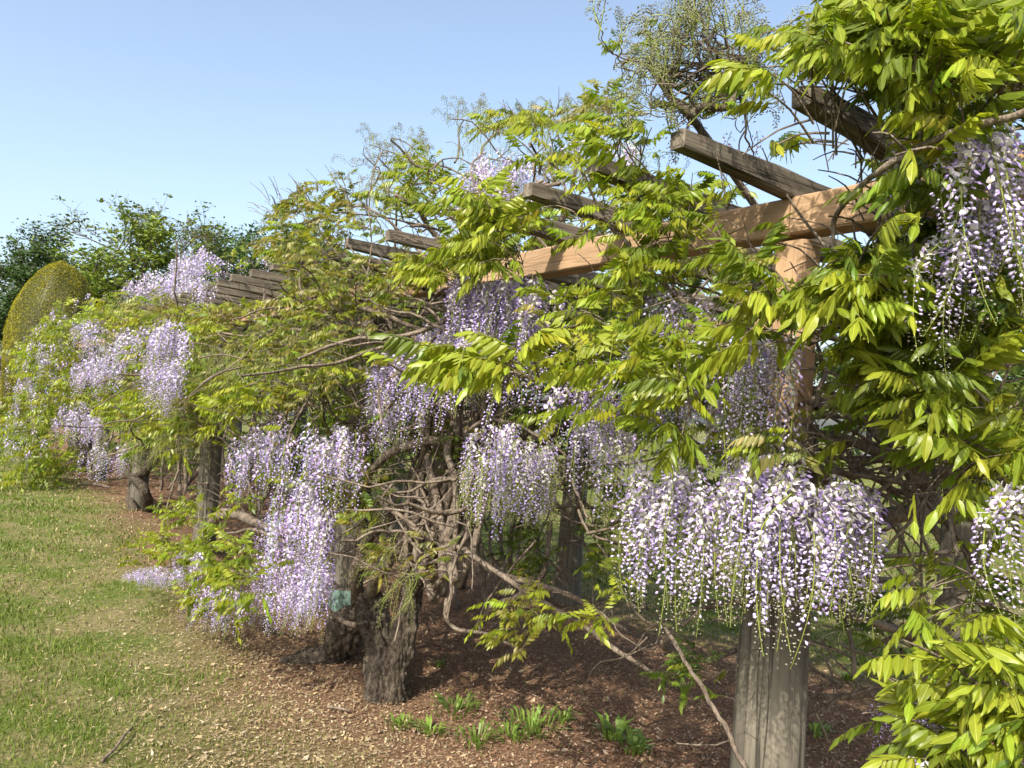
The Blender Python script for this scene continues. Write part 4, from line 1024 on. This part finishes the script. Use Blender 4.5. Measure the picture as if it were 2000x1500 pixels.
fill_stems(B, 90, 7.2, 12.4, -2.4, .2, 1.0, 2.6)
B.finish(300, 300)

# the vine at the far end of the pergola
gE = PW(15.2, .1)
Ev = Vine(gE, 'wisteria at the far end of the pergola, lime leaves and small grey-lilac flower clumps')
gnarl(Ev, [gE - [0, 0, .05], gE + [.05, 0, .5], gE + [-.1, .1, 1.1], gE + [0, 0, 2.2]], [.12, .09, .08, .05], 'trunk', 10, .2, 5, .03)
for i in range(14):
    b0 = PW(rng.uniform(12.5, 18), rng.uniform(-2.2, .2)); Ev.branch([b0 - [0, 0, .04], b0 + [rng.normal(0, .2), rng.normal(0, .2), .7], b0 + [rng.normal(0, .5), rng.normal(0, .5), 1.9]], [rng.uniform(.025, .045), .015], 4, .05, 5)
def E_leaves(n, s0, s1, w0, w1, z0, z1, tint, sc=1.0):
    for _ in range(n):
        p = PW(rng.uniform(s0, s1), rng.uniform(w0, w1), rng.uniform(z0, z1)); d = nrm(N * .7 + rng.normal(0, .5, 3) + [0, 0, .4])
        Ev.shoot(p, d, rng.uniform(.1, .25), int(rng.integers(4, 7)), sc * rng.uniform(.9, 1.25), tint[int(rng.integers(0, len(tint)))])
def E_rac(n, s, w, z, rs, kind='full'):
    for _ in range(n):
        a = rng.normal(0, 1, 3); p = PW(s + a[0] * rs, w + a[1] * .2, z + a[2] * .08 - .1 * a[0] ** 2)
        Ev.raceme(p, np.array([math.cos(a[0] * 9), math.sin(a[0] * 9), 0]), nrm(np.array([0, 0, 1]) - N * .1), rng.uniform(.85, 1.1), kind, rng.uniform(.8, 1.2))
E_leaves(210, 12.2, 18.3, .2, .95, .5, 2.5, ('lime', 'bright', 'lime'), 1.1)
E_leaves(120, 12.2, 18.3, .3, 1.15, .1, .8, ('lime', 'mid', 'bright'), 1.1)
E_leaves(110, 12.2, 18.3, -2.3, .3, 2.3, 2.75, ('lime', 'bright', 'pale'), 1.1)
E_leaves(90, 12.2, 18.3, -1.8, .2, .3, 2.2, ('deep', 'mid'), 1.2)
for s, w, z in ((12.6, .9, 2.0), (13.2, .8, 2.5), (13.4, 1., 1.5), (14.2, .9, 2.1), (14.6, 1., 1.0), (15.1, .9, 2.5), (15.6, 1., 1.6), (16.2, .8, 2.2), (16.6, .9, 1.1), (17.2, .8, 1.9), (17.6, .7, 2.5), (18, .6, 1.5), (14., .3, 2.9), (15.4, 1.1, .6), (13.2, 1.1, .75)):
    E_rac(14, s, w, z, .22)
Ev.finish(260, 300)

# ------------------------------------------------------------------ background trees
def tree(name, label, base, h, spread, trunk_r, nleaf, leaf, col, seed, lean=0.0, bare=.0, levels=4, group=None, clear=.25, cat='tree'):
    global rng
    kr = rng; rng = np.random.default_rng(seed)
    root = empty(name, base, label, cat, group); g = Geo(); tips = []
    def grow(p, d, L, r, lev):
        n = 5; P = [p]; dd = nrm(d)
        for i in range(n):
            dd = nrm(dd + rng.normal(0, .16, 3) + [0, 0, .05]); P.append(P[-1] + dd * L / n)
        tube(g, spline(P, 2) if lev > 2 else np.array(P)[(slice(None) if lev == 2 else [0, 2, 5])], [r, r * .6], (1, 1, 1), 7 if lev > 2 else (5 if lev > 1 else 3), .05 if lev > 2 else 0, False)
        if lev <= 1:
            for q in P[1:]: tips.append(q)
        if lev == 0: return
        k = {4: 6, 3: 5, 2: 5, 1: 4}.get(lev, 4)
        for i in range(k):
            j = rng.uniform(clear if lev == levels else .35, 1) * n; j0 = min(int(j), n - 1); q = P[j0] * (1 - (j - j0)) + P[j0 + 1] * (j - j0)
            az = i * 2.4 + rng.uniform(0, 1.5); out = np.array([math.cos(az), math.sin(az), 0])
            grow(q, dd * .55 + out * spread * rng.uniform(.6, 1.1) + [0, 0, .18], L * rng.uniform(.5, .68), r * .5, lev - 1)
    grow(np.array(base, float) - [0, 0, .1], np.array([lean, 0, 1.0]), h * .62, trunk_r, levels)
    o = link('trunk', g.mesh('trunk', M_TRUNK)); keep(o, root)
    tips = np.array(tips); tips = tips[rng.random(len(tips)) > bare]
    c = tips[rng.integers(0, len(tips), nleaf)] + rng.normal(0, 1, (nleaf, 3)) * leaf * np.array([1.7, 1.7, .8])
    o = link('crown', leaf_cloud('crown', c, leaf, col, M_TREELEAF), None, kind='stuff'); keep(o, root)
    rng = kr; return root
def leaf_cloud(name, c, size, col, mat, flat=.6):
    n = len(c); a = rng.normal(0, 1, (n, 3)) * [1, 1, 1 - flat]; a /= np.linalg.norm(a, axis=1)[:, None]
    b = np.cross(a, rng.normal(0, 1, (n, 3)) * [.5, .5, 1]); b /= np.linalg.norm(b, axis=1)[:, None] + 1e-9
    s = size * rng.uniform(.6, 1.25, (n, 1)); up = np.cross(a, b)
    V = np.stack([c - a * s, c + b * s * .5 + up * s * .12, c + a * s - up * s * .2, c - b * s * .5 + up * s * .12], 1).reshape(-1, 3)
    i = np.arange(n)[:, None] * 4; T = np.concatenate([i + [0, 1, 2], i + [0, 2, 3]], 1).reshape(-1, 3)
    C = np.repeat(np.array(col)[None] * rng.uniform(.6, 1.35, (n, 1)) * (1 + rng.normal(0, .06, (n, 3))), 4, 0)
    return make_mesh(name, V, T, C, mat, False)
def on_ground(px, y): p = D(px, 800, y); return np.array([p[0], p[1], 0.0])
tree('deciduous_tree', 'spreading tree with layered fresh green crown left of the half-bare tree', on_ground(228, 46), 11.6, .95, .22, 7600, .18, (.13, .18, .02), 5, .02, .45, 4, None, .3)
tree('deciduous_tree', 'tall sparse tree with half-bare grey twigs behind the lilac mound', on_ground(312, 50), 13.2, .8, .20, 3400, .16, (.13, .17, .03), 9, .05, .72, 4, None, .3)
tree('deciduous_tree', 'leafy dark green tree standing left of the clipped yew', on_ground(58, 50), 11.2, .5, .22, 9000, .15, (.055, .10, .02), 14, .0, .0, 4, None, .1)
tree('deciduous_tree', 'broad dark tree at the edge of the lawn behind the clipped yew', on_ground(-40, 44), 8.2, .9, .22, 11000, .15, (.05, .095, .02), 21, .0, .0, 4, None, .1)
tree('deciduous_tree', 'rounded dense green tree top showing beside the lilac mound', on_ground(455, 55), 12.2, .5, .2, 8000, .16, (.06, .12, .02), 31, 0, 0, 4, None, .1)
tree('deciduous_tree', 'smaller dense green tree top right of the rounded tree', on_ground(505, 55), 11.4, .5, .2, 7000, .16, (.055, .11, .02), 33, 0, 0, 4, None, .1)
for k, (px, y, h, c_, lb) in enumerate(((1130, 44, 6.5, (.07, .11, .025), 'mid green bushy tree across the lawn behind the rear post'), (1290, 52, 7.5, (.085, .12, .03), 'taller pale green tree across the lawn, between the rear posts'),
        (1440, 42, 6.0, (.055, .095, .02), 'low dark green tree across the lawn behind the near flower curtain'), (1580, 56, 8.0, (.075, .11, .03), 'tallest bushy tree across the lawn, behind the pale spliced timber'),
        (1730, 46, 6.5, (.09, .125, .025), 'yellowish green tree across the lawn behind the bundled brown stems'), (1880, 50, 7.0, (.06, .10, .02), 'dark bushy tree across the lawn behind the twisted vine stems'),
        (2010, 42, 6.8, (.08, .12, .03), 'light green tree across the lawn beyond the last rear post'))):
    tree('background_tree', lb, on_ground(px, y), h, .8, .2, 2200, .24, c_, 50 + k, 0, 0, 3, 'trees across the lawn behind the pergola', .05)
# clipped golden yew
def yew():
    px, y = 92, 26.0; b = on_ground(px, y); top = D(122, 512, y)[2]; lean = D(122, 512, y)[0] - b[0]
    root = empty('clipped_yew', b, 'clipped golden yew in a tall smooth dome behind the pergola', 'topiary')
    n = 56000; z = rng.uniform(0.0, 1, n); a = rng.uniform(0, 6.283, n)
    prof = np.interp(z, [0, .15, .35, .55, .72, .84, .92, .97, 1.0], [.92, 1.0, 1.03, 1.0, .88, .70, .50, .30, .04])
    lump = 1 + .035 * np.sin(3 * a + 5 * z) + .03 * np.sin(7 * a - 9 * z)
    r = 1.38 * prof * lump - np.abs(rng.normal(0, .035, n))
    c = np.stack([b[0] + r * np.cos(a) + lean * z * .9, b[1] + r * np.sin(a), z * top + rng.normal(0, .02, n)], 1)
    nz = np.sin(3.1 * a + 4 * z) * np.cos(6.3 * z + 2 * a) + rng.normal(0, .45, n)
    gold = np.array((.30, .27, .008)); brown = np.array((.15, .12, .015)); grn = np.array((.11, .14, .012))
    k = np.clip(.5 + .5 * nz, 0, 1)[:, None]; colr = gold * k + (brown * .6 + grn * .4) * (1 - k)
    s = .040; an = rng.normal(0, 1, (n, 3)); an /= np.linalg.norm(an, axis=1)[:, None]; bn = np.cross(an, rng.normal(0, 1, (n, 3))); bn /= np.linalg.norm(bn, axis=1)[:, None]
    V = np.stack([c - an * s, c + bn * s * .4, c + an * s], 1).reshape(-1, 3); T = np.arange(n * 3).reshape(-1, 3)
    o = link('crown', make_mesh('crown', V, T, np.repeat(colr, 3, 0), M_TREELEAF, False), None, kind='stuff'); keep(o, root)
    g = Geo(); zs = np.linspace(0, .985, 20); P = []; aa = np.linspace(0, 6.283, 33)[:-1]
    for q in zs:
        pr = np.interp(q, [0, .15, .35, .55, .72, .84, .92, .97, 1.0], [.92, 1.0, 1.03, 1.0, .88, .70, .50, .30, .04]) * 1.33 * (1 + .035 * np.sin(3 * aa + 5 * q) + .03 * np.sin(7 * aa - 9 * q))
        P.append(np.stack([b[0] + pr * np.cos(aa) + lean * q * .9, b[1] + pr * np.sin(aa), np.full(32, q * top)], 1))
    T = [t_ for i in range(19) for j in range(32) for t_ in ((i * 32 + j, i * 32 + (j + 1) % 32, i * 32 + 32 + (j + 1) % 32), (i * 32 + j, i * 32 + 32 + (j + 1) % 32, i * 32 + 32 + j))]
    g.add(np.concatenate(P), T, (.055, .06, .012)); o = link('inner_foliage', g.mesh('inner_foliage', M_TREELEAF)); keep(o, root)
    g = Geo(); tube(g, [b + [0, 0, -.1], b + [0, 0, 1.0]], .16, (1, 1, 1), 8); o = link('trunk', g.mesh('trunk', M_TRUNK)); keep(o, root)
yew()
# small wisteria standard by the road
def standard():
    b = G(27, 795); root = empty('wisteria_tree', b, 'small wisteria tree with dark stem and grey-lilac crown by the road', 'tree')
    g = Geo(); tube(g, wiggle(spline([b - [0, 0, .1], b + [.05, 0, .9], b + [-.05, 0, 1.7]], 4), .03), [.19, .14, .12], (1, 1, 1), 9, .1)
    for i in range(6):
        a = i * 1.05; tube(g, spline([b + [0, 0, 1.4], b + [math.cos(a) * .6, math.sin(a) * .6, 2.0], b + [math.cos(a) * 1.4, math.sin(a) * 1.4, 2.4 + .3 * (i % 2)]], 3), [.08, .03], (1, 1, 1), 5)
    o = link('trunk', g.mesh('trunk', M_TRUNK)); keep(o, root)
    n = 5200; d = rng.normal(0, 1, (n, 3)); d /= np.linalg.norm(d, axis=1)[:, None]; c = b + [0, 0, 2.5] + d * np.array([1.7, 1.5, .95]) * rng.uniform(.5, 1, (n, 1))
    o = link('crown', leaf_cloud('crown', c[:2200], .10, (.13, .17, .03), M_TREELEAF), None, kind='stuff'); keep(o, root)
    c2 = c[2200:] - [0, 0, .25]; o = link('blossom', leaf_cloud('blossom', c2, .08, (.34, .29, .40), M_PETAL), None, kind='stuff'); keep(o, root)
standard()
# house beyond the road
def house():
    b = on_ground(-16, 78); root = empty('house', b, 'low white house with brown roof beyond the road', 'house')
    def bx(name, x0, x1, y0, y1, z0, z1, mat, parent=root, dz=0):
        V = [(x, y, z) for z in (z0, z1) for x, y in ((x0, y0), (x1, y0), (x1, y1), (x0, y1))]
        o = link(name, make_mesh(name, V, None, None, mat, False, [(3, 2, 1, 0), (4, 5, 6, 7), (0, 1, 5, 4), (1, 2, 6, 5), (2, 3, 7, 6), (3, 0, 4, 7)]), parent); return o
    wht = plain('white_siding', (.72, .71, .68), .7, 6, .06); brn = plain('brown_shingle', (.16, .10, .07), .9, 10, .25); gl = plain('dark_window', (.04, .05, .06), .15, 2, .1)
    bx('wall', -6, 4.5, 0, 7, 0, 2.7, wht)
    V = [(-6.5, -.5, 2.6), (5, -.5, 2.6), (5, 7.5, 2.6), (-6.5, 7.5, 2.6), (-6.5, 3.5, 4.6), (5, 3.5, 4.6)]
    link('roof', make_mesh('roof', V, [(0, 3, 4), (1, 5, 2)], None, brn, False, [(0, 4, 5, 1)[::-1], (3, 2, 5, 4)[::-1], (0, 1, 2, 3)[::-1]]), root)
    for x in (-4.6, -1.2, 2.6):
        w_ = bx('window', x - .65, x + .65, -.06, -.003, .95, 2.15, wht); bx('pane', x - .55, x + .55, -.075, -.062, 1.05, 2.05, gl, w_)
    dr = bx('door', .3, 1.2, -.06, -.003, 0.02, 2.05, brn)
house()

# ------------------------------------------------------------------ grass, litter, weeds
def grass():
    n = 310000
    d = 1.9 * (30 / 1.9) ** (rng.random(n) ** .92); th = rng.uniform(R(-44), R(46), n)
    x, y = d * np.sin(th), d * np.cos(th)
    la = lawn_amount(x, y); pat = fbm(x * 1.6, y * 1.6, 5) + .5 * fbm(x * 4, y * 4, 2)
    keepm = rng.random(n) < np.clip(la * (.74 + .7 * pat), .012, 1) * np.where(d < 30, 1, 0)
    x, y, d, pat, la = x[keepm], y[keepm], d[keepm], pat[keepm], la[keepm]; n = len(x)
    h = rng.uniform(.016, .050, n) * (1 + .35 * np.clip(pat, -.6, 1)) * np.clip(.6 + d * .02, .6, 1.1); wd = np.maximum(.0017, d * .00052) * rng.uniform(.8, 1.5, n)
    az = rng.uniform(0, 6.283, n); bx, by = np.cos(az), np.sin(az); ln = rng.uniform(.15, 1.1, n) * h; la2 = rng.uniform(0, 6.283, n); lx, ly = np.cos(la2) * ln, np.sin(la2) * ln
    z = ground_z(x, y)
    b0 = np.stack([x - bx * wd, y - by * wd, z - .004], 1); b1 = np.stack([x + bx * wd, y + by * wd, z - .004], 1)
    m0 = np.stack([x + lx * .4 - bx * wd * .7, y + ly * .4 - by * wd * .7, z + h * .6], 1); m1 = np.stack([x + lx * .4 + bx * wd * .7, y + ly * .4 + by * wd * .7, z + h * .6], 1)
    tp = np.stack([x + lx, y + ly, z + h * .9], 1)
    V = np.stack([b0, b1, m0, m1, tp], 1).reshape(-1, 3); i = np.arange(n)[:, None] * 5
    T = np.concatenate([i + [0, 1, 3], i + [0, 3, 2], i + [2, 3, 4]], 1).reshape(-1, 3)
    g1 = np.array((.085, .135, .014)); g2 = np.array((.17, .19, .03)); st = np.array((.34, .28, .14))
    k = np.clip(.45 - .5 * pat + rng.normal(0, .25, n), 0, 1)[:, None]; c = g1 * (1 - k) + g2 * k
    dry = (rng.random(n) < .10 + .12 * (1 - la))[:, None]; c = np.where(dry, st, c) * rng.uniform(.75, 1.25, (n, 1))
    link('grass', make_mesh('grass', V, T, np.repeat(c, 5, 0), M_GRASS, False), None, kind='stuff', label='short patchy lawn grass', category='grass')
grass()
def litter():
    n = 400000
    d = 1.9 * (20 / 1.9) ** (rng.random(n) ** 1.0); th = rng.uniform(R(-42), R(44), n); x, y = d * np.sin(th), d * np.cos(th)
    la = lawn_amount(x, y); w = x * N[0] + y * N[1] - Q0; pat = fbm(x * 1.6, y * 1.6, 5) + .5 * fbm(x * 4, y * 4, 2)
    k = rng.random(n) < np.clip((1 - la) * .8 + .11 - .34 * pat * (la > .3), .035, .8); x, y, d, la, w = x[k], y[k], d[k], la[k], w[k]; n = len(x)
    strand = rng.random(n) < .12 + .28 * la
    L = rng.uniform(.0035, .012, n) * np.maximum(1, d * .15) * np.where(strand, 2.2, 1) * np.where(rng.random(n) < .04, 1.9, 1)
    asp = np.where(strand, rng.uniform(.04, .09, n), rng.uniform(.2, .6, n)); az = rng.uniform(0, 6.283, n); z = ground_z(x, y) + rng.uniform(.001, .014, n) * np.where(la > .4, 1.4, 1)
    ax = np.stack([np.cos(az), np.sin(az), rng.normal(0, .28, n)], 1) * L[:, None]; bx = np.stack([-np.sin(az), np.cos(az), rng.normal(0, .4, n)], 1) * (L * asp)[:, None]
    c = np.stack([x, y, z], 1); lift = np.zeros((n, 3)); lift[:, 2] = L * rng.uniform(0, .45, n)
    V = np.stack([c - ax + lift, c - bx, c + ax + lift * .6, c + bx], 1).reshape(-1, 3); i = np.arange(n)[:, None] * 4
    T = np.concatenate([i + [0, 1, 3], i + [1, 2, 3]], 1).reshape(-1, 3)
    pal = np.array([(.31, .19, .115), (.23, .125, .075), (.39, .28, .18), (.15, .085, .055), (.28, .16, .095), (.42, .33, .23)])
    straw = np.array([(.36, .28, .155), (.31, .24, .13), (.42, .34, .20), (.26, .19, .11), (.37, .28, .16), (.42, .36, .25)])
    pick = rng.integers(0, 6, n); f = np.clip((w + .1) / .6, 0, 1)[:, None]
    cc = (pal[pick] * (1 - f) + straw[pick] * f) * rng.uniform(.6, 1.15, (n, 1))
    link('leaf_litter', make_mesh('leaf_litter', V, T, np.repeat(cc, 4, 0), M_LITTER, False), None, kind='stuff', label='dry brown leaf litter and bark chips under the pergola', category='litter')
litter()
def weed(px, py, n, h, label, broad=.006):
    b = G(px, py); b[2] = ground_z(b[0], b[1]); g = Geo()
    for i in range(n):
        a = rng.uniform(0, 6.28); out = np.array([math.cos(a), math.sin(a), 0]); base = b + out * rng.uniform(0, .05) * (n / 25); H = h * rng.uniform(.5, 1.1); sp = rng.uniform(.3, 1.2)
        P = [base - [0, 0, .006], base + out * H * sp * .4 + [0, 0, H * .6], base + out * H * sp + [0, 0, H * .72]]
        t_ = np.cross(out, [0, 0, 1]); wd = broad * rng.uniform(.7, 1.3); c = np.array((.13, .20, .03)) * rng.uniform(.7, 1.4)
        g.add([P[0] + t_ * wd * .3, P[0] - t_ * wd * .3, P[1] + t_ * wd, P[1] - t_ * wd, P[2]], [(0, 1, 3), (0, 3, 2), (2, 3, 4)], c)
    o = link('weed', g.mesh('weed', M_GRASS, False), None, label=label, category='weed', group='weeds growing in the mulch')
for px, py, n, h, br, lb in ((1040, 1425, 70, .11, .006, 'tallest grassy weed tuft in the mulch midway between stump and near post'), (1200, 1440, 40, .10, .011, 'broad-leaved weed rosette in the mulch left of the near post, the upper of two'),
        (1238, 1468, 40, .09, .011, 'broad-leaved weed rosette in the mulch left of the near post, the lower of two'), (890, 1390, 60, .09, .006, 'dark grassy weed tuft in the shade right of the stump foot'),
        (860, 1300, 18, .06, .006, 'tiny weed sprig in the mulch behind the stump'), (780, 1420, 34, .07, .006, 'small grassy tuft on straw in front of the stump foot'), (1590, 1430, 30, .08, .010, 'leafy weed in the mulch right of the near post'),
        (1660, 1330, 24, .08, .010, 'leafy weed in the shade behind the near post'), (1330, 1345, 16, .05, .008, 'tiny leafy weed under the low hanging leaves by the near post')):
    weed(px, py, n, h, lb, br)
lab = 'low spreading grassy weed patch at the straw edge between stump and near post'
for px, py, n, h in ((930, 1445, 50, .09), (1000, 1440, 46, .08), (1100, 1410, 30, .08), (840, 1430, 40, .07)): weed(px, py, n, h, lab)
def stick(pts, r, label):
    P = [G(x, y) + [0, 0, r + .004 + h] for x, y, h in pts]; g = Geo(); tube(g, wiggle(spline(P, 5), .006), [r, r * .6], (1, 1, 1), 6, .1)
    link('fallen_stick', g.mesh('fallen_stick', M_BARK), None, label=label, category='stick')
stick([(198, 1492, .0), (220, 1472, .01), (240, 1452, .02), (258, 1430, .01)], .008, 'dark fallen stick lying in the lawn grass')
stick([(150, 951, .0), (180, 950, .01), (215, 955, .0)], .02, 'pale fallen branch at the edge of the mulch near the middle vine')
stick([(640, 1385, .0), (662, 1390, .005), (684, 1393, 0)], .008, 'short dark bark piece on dry grass before the stump')
